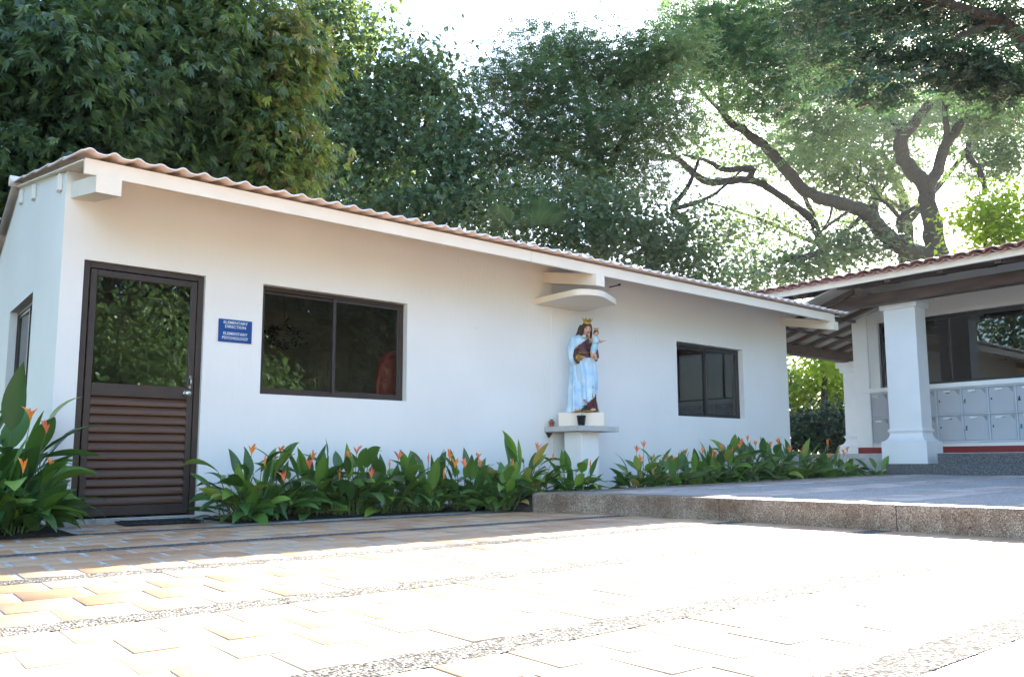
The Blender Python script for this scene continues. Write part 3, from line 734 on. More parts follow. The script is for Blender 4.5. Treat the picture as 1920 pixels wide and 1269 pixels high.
# neck and head
def head(parent, c, s, yaw, pitch, hair=True, child=False):
    """c = centre; s = head height; faces -Y before turning"""
    H = empty('head_pose', c); H.parent = parent; H.rotation_euler = (pitch, 0, yaw)
    b = MB(); rs = []; n = 28
    prof = []
    for i in range(25):
        v = i / 24; z = (-.5 + v) * s
        ph = math.acos(max(-1, min(1, 1 - 2 * v)))
        wv = math.sin(ph) ** .8
        jaw = .62 + .38 * min(1, max(0, (v - .02) / .36))
        w = .36 * s * wv * (jaw if v < .38 else 1); dp = .45 * s * wv * (.72 + .28 * min(1, v / .3))
        ring = []
        for k in range(n):
            t = 2 * math.pi * k / n; x = w * math.cos(t); y = dp * math.sin(t)
            if y < 0: y *= .86
            fx = x / s; fz = v
            if y < 0:
                nose = math.exp(-(fx / .045) ** 2) * math.exp(-((fz - .42) / .05) ** 2) * .10 + math.exp(-(fx / .04) ** 2) * math.exp(-((fz - .50) / .06) ** 2) * .05
                soc = -math.exp(-((abs(fx) - .14) / .06) ** 2) * math.exp(-((fz - .52) / .04) ** 2) * .035
                lip = math.exp(-(fx / .09) ** 2) * math.exp(-((fz - .27) / .03) ** 2) * .025
                chin = math.exp(-(fx / .1) ** 2) * math.exp(-((fz - .12) / .06) ** 2) * .03
                y -= (nose + soc + lip + chin) * s
            ring.append((x, y, z))
        rs.append(ring)
    b.rings(rs, 0, True)
    hd = b.build('head', MS['skin'], parent); M4 = Matrix.Translation(c) @ Matrix.Rotation(yaw, 4, 'Z') @ Matrix.Rotation(pitch, 4, 'X')
    hd.matrix_basis = M4
    def sub(mb, name, m): o = mb.build(name, m, hd); return o
    b = MB(); b.tube([(-.09 * s, -.405 * s, -.235 * s), (0, -.43 * s, -.228 * s), (.09 * s, -.405 * s, -.235 * s)], [.008 * s, .024 * s, .008 * s], 6); sub(b, 'lips', MS['rose'])
    for q in (-1, 1):
        b = MB(); b.tube([(q * .20 * s, -.315 * s, .015 * s), (q * .14 * s, -.362 * s, .020 * s), (q * .08 * s, -.365 * s, .010 * s)], [.008 * s, .022 * s, .008 * s], 6); sub(b, 'eye', MS['eye'])
        b = MB(); b.tube([(q * .22 * s, -.32 * s, .075 * s), (q * .14 * s, -.378 * s, .095 * s), (q * .06 * s, -.392 * s, .08 * s)], [.006 * s, .014 * s, .006 * s], 6); sub(b, 'eyebrow', MS['hair'])
        b = MB(); b.tube([(q * .355 * s, .0, -.06 * s), (q * .385 * s, .01 * s, .01 * s), (q * .36 * s, .02 * s, .06 * s)], [.025 * s, .04 * s, .025 * s], 6); sub(b, 'ear', MS['skin'])
    # hair shell with parted front
    b = MB(); rs = []
    for i in range(15):
        v = i / 14; ph = v * math.pi * .62
        ring = []
        for k in range(32):
            t = 2 * math.pi * k / 32; fr = max(0, -math.sin(t))
            pm = ph * (1 - .42 * fr ** 1.3 * 1.12 * (1 - .25 * abs(math.cos(t))))
            wob = 1 + .03 * math.sin(11 * t + 5 * v)
            ring.append((.405 * s * math.sin(pm) * math.cos(t) * wob, .49 * s * math.sin(pm) * math.sin(t) * (.92 if math.sin(t) < 0 else 1) * wob, .04 * s + .50 * s * math.cos(pm)))
        rs.append(ring)
    b.rings(rs[::-1], 0, True)
    if not child:
        for q in (-1, 1):
            for j in (range(5) if q < 0 else range(3, 5)):
                xx = q * (.33 + .03 * j) * s; yy = (-.20 + .15 * j) * s
                b.tube([(xx * .8, yy, .22 * s), (xx * 1.08, yy, -.05 * s), (xx * 1.15, yy + .06 * s, -.35 * s), (xx * (1.5 if q < 0 else 1.2), yy + .14 * s, -.75 * s), (xx * (1.95 if q < 0 else 1.3), yy + .2 * s, -1.05 * s)], [.07 * s, .10 * s, .10 * s, .085 * s, .03 * s], 7)
    sub(b, 'hair', MS['hair'])
    # crown: band, flared rim with points
    b = MB(); n = 40; z0 = .40 * s; rs = []
    for z, r_ in ((0, .30), (.05, .32), (.06, .30), (.16, .30), (.22, .34)): rs.append([(r_ * s * math.cos(2 * math.pi * k / n), r_ * s * 1.05 * math.sin(2 * math.pi * k / n), z0 + z * s) for k in range(n)])
    top = []
    for k in range(n):
        t = 2 * math.pi * k / n; pk = abs(math.cos(t * 4)) ** 3; rr = .36 + .10 * pk
        top.append((rr * s * math.cos(t), rr * s * 1.05 * math.sin(t), z0 + (.25 + .17 * pk) * s))
    rs.append(top)
    b.rings(rs, 0, True, cap=False); b.rings([[(x * .93, y * .93, z) for x, y, z in r_] for r_ in rs[::-1]], 0, True, cap=False)
    sub(b, 'crown', MS['gold'])
    bpy.data.objects.remove(H)
    return hd
b = MB(); b.tube([pt(283, 318, -.025), pt(296, 285, -.030), pt(305, 262, -.035)], [.042, .034, .032], 14); P(b, 'neck', MS['skin'])
hx, hz = K(318, 232)
head(st, (hx, -.060, hz), .158, R(14), R(16))
# hidden hand supporting the child
b = MB(); hand(b, pt(396, 548, -.11), (.35, -.5, -.1), .034, .8, -1); hand(b, pt(372, 520, -.15), (-.2, -.6, -.35), .030, .8); P(b, 'hand', MS['skin'])
b = MB(); b.tube([pt(350, 400, -.02), pt(398, 470, -.05), pt(412, 535, -.07), pt(402, 572, -.085)], [.05, .045, .036, .022], 12); P(b, 'sleeve', MS['maroon'])
# skirt of cloth falling from the hip on the viewer's right
# child figure
ch = MB(); rs = []
for py, l, r_, dp in ((545, 352, 372, .03), (520, 350, 396, .045), (480, 346, 412, .05), (440, 355, 424, .05), (405, 365, 436, .045), (375, 368, 444, .042), (350, 366, 442, .038), (335, 378, 432, .028), (325, 395, 420, .018)):
    x0_, z_ = K((l + r_) / 2, py); hw = (r_ - l) / 2 * U
    rs.append([(x0_ + hw * math.cos(2 * math.pi * k / 24) * (1 + .05 * math.sin(7 * k + py)), -.135 + dp * math.sin(2 * math.pi * k / 24), z_) for k in range(24)])
ch.rings(rs, 0, True)
child = P(ch, 'child_figure', MS['pale'])
for nm_, tubes, hnd in (('child_arm', [([pt(432, 362, -.14), pt(456, 382, -.16), pt(482, 380, -.18)], [.020, .016, .012])], (pt(486, 379, -.182), (.95, -.2, .05), .020, .3)),
                        ('child_arm', [([pt(375, 352, -.15), pt(358, 372, -.17), pt(342, 362, -.19)], [.018, .015, .011])], (pt(338, 358, -.192), (-.4, -.5, .35), .018, .4)),
                        ('child_leg', [([pt(366, 500, -.16), pt(364, 530, -.18), pt(368, 552, -.175), pt(364, 560, -.20)], [.022, .018, .012, .008])], None),
                        ('child_leg', [([pt(385, 505, -.16), pt(398, 535, -.17), pt(400, 560, -.165), pt(398, 568, -.19)], [.022, .018, .012, .008])], None),
                        ('child_neck', [([pt(408, 345, -.135), pt(410, 312, -.137)], [.015, .014])], None)):
    b = MB()
    for p_, r_ in tubes: b.tube(p_, r_, 8)
    if hnd: hand(b, *hnd)
    P(b, nm_, MS['skin'])

b = MB(); b.tube([pt(372, 398, -.183), pt(405, 404, -.190), pt(436, 398, -.180)], .005, 6); b.tube([pt(385, 338, -.155), pt(408, 346, -.165), pt(430, 336, -.155)], .006, 6); b.tube([pt(449, 368, -.165), pt(453, 396, -.155)], .010, 8); P(b, 'child_trim', MS['gold'])
hx, hz = K(410, 292)
head(st, (hx, -.135, hz), .082, R(18), R(6), child=True)
# foot of the robe: gold hem, sandalled toes, flowers painted at the base
b = MB(); b.tube([pt(150, 1092, -.155), pt(185, 1092, -.178), pt(225, 1090, -.165)], [.008, .026, .008], 10, flat=.8); P(b, 'foot', MS['skin']); b = MB(); b.tube([pt(340, 1085, -.165), pt(370, 1088, -.178), pt(395, 1085, -.16)], [.008, .022, .008], 10); P(b, 'foot', MS['skin'])
b = MB(); pts = []
for k in range(NA):
    t = 2 * math.pi * k / NA
    if math.sin(t) < -.05 and math.cos(t) > -.45: pts.append(out(ringsB[1][1][k], ringsB[1][0], .008))
b.tube(sorted(pts, key=lambda p: p[0]), .010, 6); P(b, 'robe_hem', MS['gold'])

# potted plants
def leafblades(mb, base, n, ln, wd, up=.6, m=0, seed=0):
    rr = random.Random(seed)
    for k in range(n):
        a = rr.uniform(0, 6.28); d = Vector((math.cos(a), math.sin(a), up * rr.uniform(.5, 2))).normalized(); s_ = d.cross(Vector((0, 0, 1))).normalized()
        B = Vector(base); L_ = ln * rr.uniform(.7, 1.1)
        mb.add([B, B + d * L_ * .5 + s_ * wd, B + d * L_, B + d * L_ * .5 - s_ * wd], [(0, 1, 2, 3)], m)
pot = MB(); pot.lathe([(.022, 0), (.033, .052), (.038, .052), (.038, .070), (.034, .070), (.033, .060), (0, .060)], n=20)
o = pot.build('flower_pot', M['terracotta'], None, (6.655, -.065, .906)); tag(o, 'tiny terracotta pot with a dark succulent at the left end of the grey shelf', 'plant pot')
b = MB(); leafblades(b, (0, 0, .058), 26, .05, .006, .9, seed=3); b.build('succulent', mat('succulent_green', (.03, .07, .04), .5), o)
pot = MB(); pot.lathe([(.036, 0), (.050, .105), (.056, .105), (.056, .122), (.051, .122), (.048, .108), (0, .106)], n=24)
for k in range(8):
    a = 2 * math.pi * k / 8; pot.tube([(.040 * math.cos(a), .040 * math.sin(a), .01), (.051 * math.cos(a), .051 * math.sin(a), .10)], .0025, 4)
o = pot.build('flower_pot', M['blackpot'], None, (6.725, -.515, .906)); tag(o, 'black plastic pot with a thin red flowering plant in front of the statue block', 'plant pot')
b = MB(); b.tube([(0, 0, .10), (.01, 0, .16), (.035, -.01, .21), (.05, -.02, .27)], .003, 5); b.tube([(.01, 0, .15), (-.02, .0, .19), (-.03, 0, .21)], .002, 5); b.tube([(.0, 0, .10), (.05, -.01, .17), (.06, -.02, .20)], .002, 5)
b.build('stem', M['stem'], o)
b = MB(); leafblades(b, (.045, -.02, .225), 14, .06, .012, .2, seed=5); leafblades(b, (.07, -.03, .20), 10, .05, .010, .1, seed=6); b.build('leaves', mat('pot_plant_green', (.05, .12, .04), .5), o)
b = MB()
for dx, dz in ((.04, .285), (.055, .30), (.03, .30), (.065, .275), (.085, .27), (.092, .255)): 
    leafblades(b, (dx, -.02, dz), 9, .022, .008, .6, seed=int(dx * 1000))
b.build('red_blossom', M['redflower'], o)
# old bracket under the shelf
b = MB(); b.prism([(6.60, .840), (6.70, .840), (6.64, .775)], -.04, -.02, 0, 'y'); o = b.build('bracket', M['rust'], ped); relp(o, ped)

# ------------------------------------------------------------------ heliconia plants
M['helileaf'] = leaf_mat('heliconia_leaf', [(0, 0.042, 0.101, 0.029), (.45, 0.068, 0.162, 0.036), (.75, 0.120, 0.243, 0.038), (.985, 0.225, 0.351, 0.048), (1, 0.420, 0.324, 0.084)], (.16, .34, .02), .22, .5, .38)
M['helidark'] = M['helileaf']
def helicoid_blade(V, Q, RN, base, az, elev, length, width, droop, twist, rnd, roll=0):
    """one blade: a folded, arched lance shape, 8 segments by 4 strips"""
    ns = 8; d = Vector((math.cos(az) * math.cos(elev), math.sin(az) * math.cos(elev), math.sin(elev)))
    p = Vector(base); nb = len(V); step = length / ns
    for i in range(ns + 1):
        t = i / ns
        w = width * (math.sin(math.pi * min(1, t * 1.02) ** .80) ** .85) * (1 - .10 * t) if 0 < t < 1 else width * (.06 if t == 0 else .0)
        side = d.cross(Vector((0, 0, 1)))
        if side.length < .05: side = Vector((math.sin(az), -math.cos(az), 0))
        side.normalize(); side = (Matrix.Rotation(roll + twist * t, 3, d) @ side)
        n = side.cross(d)
        wav = .04 * width * math.sin(9 * t + rnd * 20)
        for q, hgt in ((-1, .22), (-.5, .08), (0, 0), (.5, .08), (1, .22)):
            V.append(tuple(p + side * (w * q) + n * (abs(w) * hgt + wav * abs(q) * (1 if q > 0 else -1))))
        p = p + d * step
        d = (d + Vector((0, 0, -droop * (0.4 + t) / ns))).normalized()
    for i in range(ns):
        for j in range(4):
            Q.append((nb + i * 5 + j, nb + i * 5 + j + 1, nb + (i + 1) * 5 + j + 1, nb + (i + 1) * 5 + j)); RN.append(rnd)

def heliconia(loc, h, spread, nleaf, flowers, label, seed, lw=(.30, .045), lighter=0, lean=(0, 0), group='orange flowering plants along the wall'):
    rr = random.Random(seed)
    root = empty('heliconia_plant', loc, label=label, cat='plant', group=group)
    V, Q, RN = [], [], []; stems = MB()
    for k in range(nleaf):
        a = rr.uniform(0, 2 * math.pi); rad = spread * math.sqrt(rr.random()) * .55
        x, y = rad * math.cos(a), rad * math.sin(a) * .7
        hh = h * (rr.uniform(.05, .72) if k % 2 else rr.uniform(.04, .34)); out_ = rr.uniform(.25, 1.0)
        a2 = a + rr.gauss(0, .7)
        bx, by = x + math.cos(a2) * spread * .25 * out_, y + math.sin(a2) * spread * .2 * out_
        top = (bx + lean[0] * hh, by + lean[1] * hh, hh)
        stems.tube([(x, y, 0), ((x + top[0]) / 2 * .95, (y + top[1]) / 2 * .95, hh * .55), top], [.006, .005, .0035], 5)
        el_ = R(rr.choice([80, 68, 55, 40, 28, 15]) + rr.uniform(-8, 8)) if hh > .35 * h else R(rr.uniform(0, 60))
        ln = lw[0] * rr.uniform(.7, 1.15); wd = lw[1] * rr.uniform(.7, 1.2)
        rn = min(1, max(0, rr.random() ** 1.3 * .9 + lighter)) if rr.random() > .03 else .99
        helicoid_blade(V, Q, RN, top, a2, el_, ln, wd, rr.uniform(.5, 1.9), rr.uniform(-.6, .6), rn, rr.uniform(-.5, .5))
    quads_obj('foliage', V, Q, M['helileaf'], root, RN, smooth=True)
    stems.build('stems', M['stem'], root)
    for (fx, fy, fz, kind) in flowers:
        b = MB()
        b.tube([(fx * .35, fy * .35, fz * .15), (fx * .8, fy * .8, fz * .6), (fx, fy, fz)], [.0035, .003, .0025], 5, 1)
        n = rr.randint(5, 7) if kind else 1; s_ = rr.uniform(.045, .062)
        if n == 1:
            b.tube([(fx, fy, fz - .02), (fx, fy, fz + .035), (fx + .003, fy, fz + .085)], [.004, .010, .001], 6, 0)
        for q in range(n if n > 1 else 0):
            aa = rr.uniform(0, 6.28); tl = rr.uniform(.15, 1.0)
            z0_ = fz + q * .006
            b.tube([(fx, fy, z0_ - .008), (fx + s_ * .45 * tl * math.cos(aa), fy + s_ * .45 * tl * math.sin(aa), z0_ + s_ * .55), (fx + s_ * tl * math.cos(aa), fy + s_ * tl * math.sin(aa), z0_ + s_ * (1.25 - .35 * tl))], [.0045, .0085, .0012], 6, 0)
        b.build('flower', [M['orange'] if rr.random() < .6 else M['coral'], M['stem']], root)
    return root
# (x, y, ground z, height, spread, leaves, flowers[(dx,dy,z,full)], label, lighter)
HP = [
 (2.72, -.55, .02, .60, .44, 46, [(-.07, -.1, .55, 1), (-.01, -.25, .46, 0), (.18, -.12, .55, 1), (.12, -.15, .50, 0), (.12, -.35, .32, 1)], 'broad flowering clump nearest the doormat with long leaves reaching left', 0),
 (3.22, -.48, .02, .52, .36, 32, [(.02, -.10, .50, 1), (-.08, -.25, .42, 1)], 'low leafy clump under the left edge of the big front window', .0),
 (3.62, -.55, .02, .62, .36, 34, [(.02, -.1, .55, 1), (-.12, -.2, .50, 1), (.05, -.32, .34, 1), (-.2, -.2, .34, 0)], 'clump with one tall pale upright leaf below the middle of the big front window', .05),
 (4.02, -.55, .02, .50, .34, 30, [(.05, -.12, .50, 1), (-.12, -.25, .42, 0), (.24, -.1, .42, 1)], 'clump under the right half of the big front window with a yellowish leaf', .08),
 (4.42, -.60, .02, .48, .34, 32, [(.22, -.1, .50, 1), (.20, -.22, .42, 1), (.05, -.25, .33, 0), (-.03, -.1, .48, 0)], 'dark clump just past the right edge of the big window with three stacked orange flowers', 0),
 (4.86, -.62, .02, .50, .34, 32, [(.10, -.15, .42, 1), (.12, -.10, .49, 1), (-.12, -.2, .42, 1)], 'clump between the big window and the terrace kerb with a double orange flower head', 0),
 (5.12, -.92, .02, .44, .30, 26, [(.05, -.1, .42, 0)], 'clump tucked against the rounded end of the terrace kerb', .1),
 (5.55, -.72, .12, .52, .38, 34, [(.12, -.1, .48, 1), (.25, -.2, .40, 0)], 'bright light green clump of upright leaves left of the white pedestal', .28),
 (6.12, -.90, .13, .34, .26, 20, [(.15, -.1, .30, 0)], 'small sparse clump of thin leaves at the foot of the white pedestal', .1),
 (7.25, -.85, .13, .40, .32, 24, [(-.18, -.15, .36, 1), (.05, .0, .52, 1), (-.02, .05, .47, 1)], 'pale clump with arching leaves right of the white pedestal', .22),
 (7.85, -.72, .13, .40, .34, 26, [(-.12, -.1, .36, 1), (.05, -.1, .33, 1), (.25, 0, .40, 0), (.38, .0, .44, 1)], 'low loose clump of the front bed between the pedestal and the small window', .15),
 (8.45, -.72, .13, .40, .34, 28, [(0, -.1, .46, 1), (.2, -.1, .42, 0)], 'low clump with a broad pale leaf left of the small square window', .12),
 (9.0, -.68, .13, .52, .36, 34, [(-.1, -.1, .50, 1), (.1, -.12, .46, 0), (-.25, -.1, .40, 1)], 'clump under the left edge of the small square window', .08),
 (9.55, -.62, .13, .66, .40, 40, [(-.15, -.1, .58, 1), (.02, -.1, .62, 1), (.12, -.15, .56, 1), (-.25, -.15, .52, 1)], 'tallest clump of the bed, standing right below the small square window', .02),
 (10.2, -.62, .13, .62, .42, 38, [(.10, -.1, .60, 1), (.3, -.15, .48, 1), (-.1, -.1, .55, 1)], 'dense clump under the right edge of the small square window', .03),
 (10.85, -.60, .13, .52, .40, 34, [(.12, -.1, .47, 1), (.2, -.05, .52, 0)], 'leafy clump beside the last stretch of white wall before its corner', 0),
 (11.6, -.62, .13, .50, .42, 34, [(.02, -.1, .60, 1), (.2, 0, .58, 0), (.3, -.2, .44, 1), (-.1, -.2, .40, 1)], 'dark clump at the right corner of the white building', 0),
 (12.25, -.55, .13, .42, .36, 28, [(0, 0, .52, 1), (.25, 0, .50, 1), (-.2, -.1, .42, 1)], 'dark clump in the gap between the white building and the pillar', .0),
 (12.55, -1.02, .13, .32, .26, 18, [], 'smallest dark clump, tucked against the step left of the pillar', .0),
]
for i, (x, y, z, h, sp, n, fl, lab, li) in enumerate(HP):
    heliconia((x, y - (.10 if x < 5 else .12), z), h, sp * 1.12, int(n * 2.5), fl, lab, 100 + i, (.32 if h > .45 else .26, .054), li)
heliconia((.90, -.42, .02), 1.0, .38, 70, [(.10, -.45, .78, 1), (.22, -.35, .70, 1), (-.28, -.2, .86, 1)], 'tall large leaved plant at the left corner of the white building', 151, (.48, .085), -.08)
heliconia((.55, -.35, .02), 1.05, .42, 60, [(-.1, -.3, .8, 1)], 'tall dark plant at the left edge of the photograph beside the gable wall', 152, (.48, .085), -.1)
heliconia((.90, -1.0, .02), .52, .34, 66, [(.02, -.25, .42, 1), (.20, -.15, .44, 1)], 'low clump with two orange flowers in front of the tall plant left of the door', 153, (.34, .068), .04)
heliconia((.62, -1.05, .02), .56, .38, 60, [(.1, -.2, .50, 1)], 'low clump with one orange flower at the left edge of the photograph by the paving', 154, (.34, .070), .05)

# ------------------------------------------------------------------ porch building with lockers
porch = empty('porch_building', (14.2, -4, .6), label='white porch building with clay tile roof, dark beams and a row of grey lockers', cat='building')
def rp(o):
    if o.parent is porch: o.matrix_parent_inverse = Matrix.Translation((14.2, -4, .6)).inverted()
    return o
WX = 14.2
M['porchwall'] = mat('porch_wall_paint', (.72, .72, .71), .7, (.68, .68, .67), 2, 4, .1, 30)
b = MB(); wall_panel(b, -12, 0.04, .58, 3.6, [(-9.0, -.43, 1.765, 2.935), (-9.2, -.145, .77, 1.68)], WX, WX + .25, 'x')
b.box(WX + .25, 18.5, -.20, .04, .58, 3.6)
b.box(WX + .251, 18.5, -12, -11.8, .58, 3.6); b.box(18.3, 18.55, -12, .04, .58, 3.6)
rp(b.build('wall', M['porchwall'], porch))
b = MB(); b.box(WX - .03, WX + .0, -12, .035, .600, .71, 0); rp(b.build('skirting', M['red'], porch))
b = MB(); b.box(WX - .045, WX + .02, -9.25, -.10, 1.682, 1.762, bev=.006); rp(b.build('ledge', M['trimblue'], porch))
b = MB(); b.box(WX - .035, WX - .001, -.24, .04, .712, 3.2, bev=.004); rp(b.build('corner_pilaster', M['trimblue'], porch))
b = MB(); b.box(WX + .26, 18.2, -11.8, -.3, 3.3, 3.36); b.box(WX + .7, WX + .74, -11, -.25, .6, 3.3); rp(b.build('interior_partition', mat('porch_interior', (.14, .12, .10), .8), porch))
# long dark window with mullions
b = MB(); z0, z1 = 1.768, 2.932; b.box(WX + .06, WX + .12, -8.998, -.432, z0, z0 + .04); b.box(WX + .06, WX + .12, -8.998, -.432, z1 - .07, z1)
for y in (-.47, -1.635, -2.80, -3.965, -5.13, -6.3, -7.46, -8.99): b.box(WX + .061, WX + .119, y, y + .038, z0 + .04, z1 - .07)
win = rp(b.build('window', M['black'], porch))
ye = [-.47, -1.635, -2.80, -3.965, -5.13, -6.3, -7.46, -8.99]
for a, c in zip(ye, ye[1:]):
    b = MB(); b.box(WX + .085, WX + .090, c + .038, a, z0 + .04, z1 - .07); rp(b.build('pane', M['glassdark'], win))
# beam, rafters, roof
b = MB(); b.box(12.83, 13.03, -12.2, 1.1, 3.005, 3.19, bev=.008); rp(b.build('eave_beam', M['wood'], porch))
b = MB(); b.box(13.3, 19, .98, 1.14, 2.475, 2.68, bev=.008); rp(b.build('rear_beam', M['wood'], porch))
y = .75
while y > -12.2:
    b = MB(); b.prism([(12.16, 3.19), (12.16, 3.27), (18, 4.42), (18, 4.33)], y, y - .09, 0, 'y'); rp(b.build('rafter', M['wood'], porch)); y -= .78
b = MB(); b.box(12.10, 12.145, -12.3, 1.30, 3.235, 3.335, bev=.004); rp(b.build('fascia', M['trim'], porch))
b = MB(); b.prism([(12.15, 3.275), (12.15, 3.295), (18, 4.45), (18, 4.43)], -12.3, -.9, 0, 'y'); rp(b.build('ceiling', M['board'], porch))
# end bay of the roof slopes down to the rear beam
sl_ = (3.04 - 2.69) / 1.15
b = MB(); b.prism([(1.5, 2.56), (1.5, 2.58), (-.88, 2.58 + 2.38 * sl_), (-.88, 2.56 + 2.38 * sl_)], 12.2, 18.4, 0, 'x'); 
# prism(axis x) takes (y,z)
rp(b.build('porch_ceiling', M['board'], porch))
for x in (12.6, 13.15, 13.7, 14.25, 14.8, 15.35, 15.9, 16.45):
    b = MB(); b.prism([(1.3, 2.54), (1.3, 2.62), (-.85, 2.62 + 2.15 * sl_), (-.85, 2.54 + 2.15 * sl_)], x, x + .075, 0, 'x')
    rp(b.build('rafter', M['wood'], porch))
for y in (.55, -.05):
    z = 2.56 + (1.5 - y) * sl_; b = MB(); b.box(12.3, 18, y, y + .06, z - .05, z - .002); rp(b.build('purlin', M['wood'], porch))
# clay roof
def clay_roof(name, x0, x1, z0, z1, y0, y1, pitch):
    """barrel tiles: covers and pans running down the slope towards -x"""
    b = MB(); n = int((y1 - y0) / pitch); rows_ = 12; sl = (z1 - z0) / (x1 - x0)
    for i in range(n):
        yc = y0 + (i + .5) * pitch
        for r_ in range(rows_):
            xa = x0 + (x1 - x0) * r_ / rows_ - .03; xb = x0 + (x1 - x0) * (r_ + 1) / rows_ + .02
            za = z0 + (xa - x0) * sl + .016 + random.uniform(-.003, .003); zb = z0 + (xb - x0) * sl
            rs = []
            for (xx, zz, rr) in ((xa, za, .58), (xb, zb, .48)):
                rs.append([(xx, yc + pitch * rr * math.cos(a), zz + .055 * math.sin(a)) for a in [math.pi * q / 8 for q in range(9)]] +
                          [(xx, yc + pitch * (rr - .08) * math.cos(a), zz - .012 + .055 * math.sin(a)) for a in [math.pi * q / 8 for q in range(8, -1, -1)]])
            b.rings(rs, 0, True)
        yp = yc + pitch / 2
        rs = []
        for (xx, zz) in ((x0 - .02, z0 + .0), (x1, z1 - .01)):
            rs.append([(xx, yp + pitch * .42 * math.cos(a), zz + .02 - .045 * math.sin(a)) for a in [math.pi * q / 6 for q in range(7)]] +
                      [(xx, yp + pitch * .42 * math.cos(a), zz + .008 - .045 * math.sin(a)) for a in [math.pi * q / 6 for q in range(6, -1, -1)]])
        b.rings(rs, 0, True)
    return b.build(name, M['clay'], porch)
rp(clay_roof('roof', 12.03, 18.1, 3.345, 4.52, -12.3, 1.35, .205))
b = MB(); b.prism([(18.1, 4.5), (24, 3.0), (24, 2.9), (18.0, 4.4)], -12.3, 1.4, 0, 'y'); rp(b.build('rear_roof', M['clay'], porch))
b = MB(); b.prism([(1.38, 3.36), (1.50, 3.10), (1.5, 2.6), (1.38, 2.6)], 12.05, 18, 0, 'x'); rp(b.build('gable_board', M['wood'], porch))
# pillars
def pillar(x, y, zb, w, d, hshaft, label=None):
    """front plane at x, left edge (towards +y) at y; plinth w by d"""
    p = MB(); cx, cy = x + d / 2, y - w / 2
    def ring(i, z): 
        return [(cx - d / 2 + i, cy - w / 2 + i, z), (cx + d / 2 - i, cy - w / 2 + i, z), (cx + d / 2 - i, cy + w / 2 - i, z), (cx - d / 2 + i, cy + w / 2 - i, z)]
    base = MB(); base.rings([ring(0, zb), ring(0, .775), ring(.004, .782), ring(.03, .792)], 0, False)
    prof = [(.03, .792), (.062, .815), (.085, .85), (.097, .885), (.10, .915), (.088, .935), (.078, .945), (.074, .958), (.078, .970), (.092, .982), (.103, .99)]
    base.rings([ring(i, z) for i, z in prof], 0, False, cap=False)
    sh = MB(); sh.rings([ring(.103, .99), ring(.105, hshaft)], 0, False, cap=False)
    cp_ = MB(); cp_.rings([ring(.105, hshaft), ring(.055, hshaft + .002), ring(.055, hshaft + .095), ring(.005, hshaft + .100), ring(.0, hshaft + .105), ring(.0, hshaft + .21), ring(.01, hshaft + .218)], 0, False)
    r_ = rp(base.build('pillar', M['trimblue'], porch)); 
    for mb_, nm in ((sh, 'shaft'), (cp_, 'capital')): mb_.build(nm, M['trimblue'], r_)
    return r_
pillar(13.0, -.985, .25, .72, .56, 2.93)
pillar(13.0, -5.2, .43, .72, .56, 2.93)
pillar(13.0, -9.4, .43, .72, .56, 2.93)
pillar(15.75, 1.28, .25, .62, .5, 2.27)

# lockers in a niche of the porch wall
lk = empty('locker_cabinet', (14.2, -4, .77), label='long grey steel locker cabinet of two rows of square doors in the porch wall', cat='lockers')
def rl(o): o.matrix_parent_inverse = Matrix.Translation((14.2, -4, .77)).inverted(); return o
b = MB(); b.box(WX + .03, WX + .24, -9.195, -.15, .772, 1.678); b.box(WX - .02, WX + .03, -9.195, -.15, .772, .800)
b.box(WX - .02, WX + .03, -9.195, -.15, 1.655, 1.678); b.box(WX - .015, WX + .03, -9.195, -.15, 1.222, 1.240)
cw = .4055; ncol = 22
for i in range(ncol + 1): y = -.155 - i * cw; b.box(WX - .018, WX + .03, y - .012, y + .006, .80, 1.655)
rl(b.build('cabinet_frame', M['lockerframe'], lk))
door_me = None
def locker_door():
    b = MB(); b.box(0, .016, -.373, 0, 0, .405, 0, bev=.004)
    for k in range(6): b.box(-.002, .001, -.355, -.355 + .065 - .010 * k, .382 - .013 * k, .387 - .013 * k, 1)
    b.box(-.006, .0, -.043, -.026, .20, .235, 1); 
    return b
proto = locker_door().build('locker_door', [M['locker'], M['black']], lk)
hb = MB(); hb.box(-.006, 0, -.215, -.150, .345, .358); hproto = hb.build('handle', M['steel'], proto)
cb = MB(); cb.box(-.0035, 0, -.20, -.09, .362, .392); cproto = cb.build('name_card', M['card'], proto)
first = True; rr = random.Random(5)
for i in range(ncol):
    for j in range(2):
        if first: d, h_, c_ = proto, hproto, cproto; first = False
        else:
            d = proto.copy(); h_ = hproto.copy(); c_ = cproto.copy()
            for q in (d, h_, c_): C.objects.link(q)
            d.parent = lk; h_.parent = d; c_.parent = d
        d.matrix_parent_inverse = Matrix.Translation((14.2, -4, .77)).inverted()
        d.location = (WX + .010, -.155 - i * cw - .014, .806 + (1 - j) * .440)
        h_.location = (0, rr.uniform(-.01, .01), 0); c_.location = (0, rr.uniform(-.03, .03), rr.uniform(-.012, .004)); c_.rotation_euler = (rr.uniform(-.04, .04), 0, 0)
        if rr.random() < .6 and i < 10:
            pb = MB(); pb.box(-.022, -.006, -.050, -.020, .165, .195, bev=.003); pb.tube([(-.014, -.044, .195), (-.014, -.042, .215), (-.014, -.028, .215), (-.014, -.026, .195)], .003, 5)
            pb.build('padlock', rr.choice([M['black'], M['brass'], M['steel'], M['cyan'], M['redplastic'], M['black']]), d)

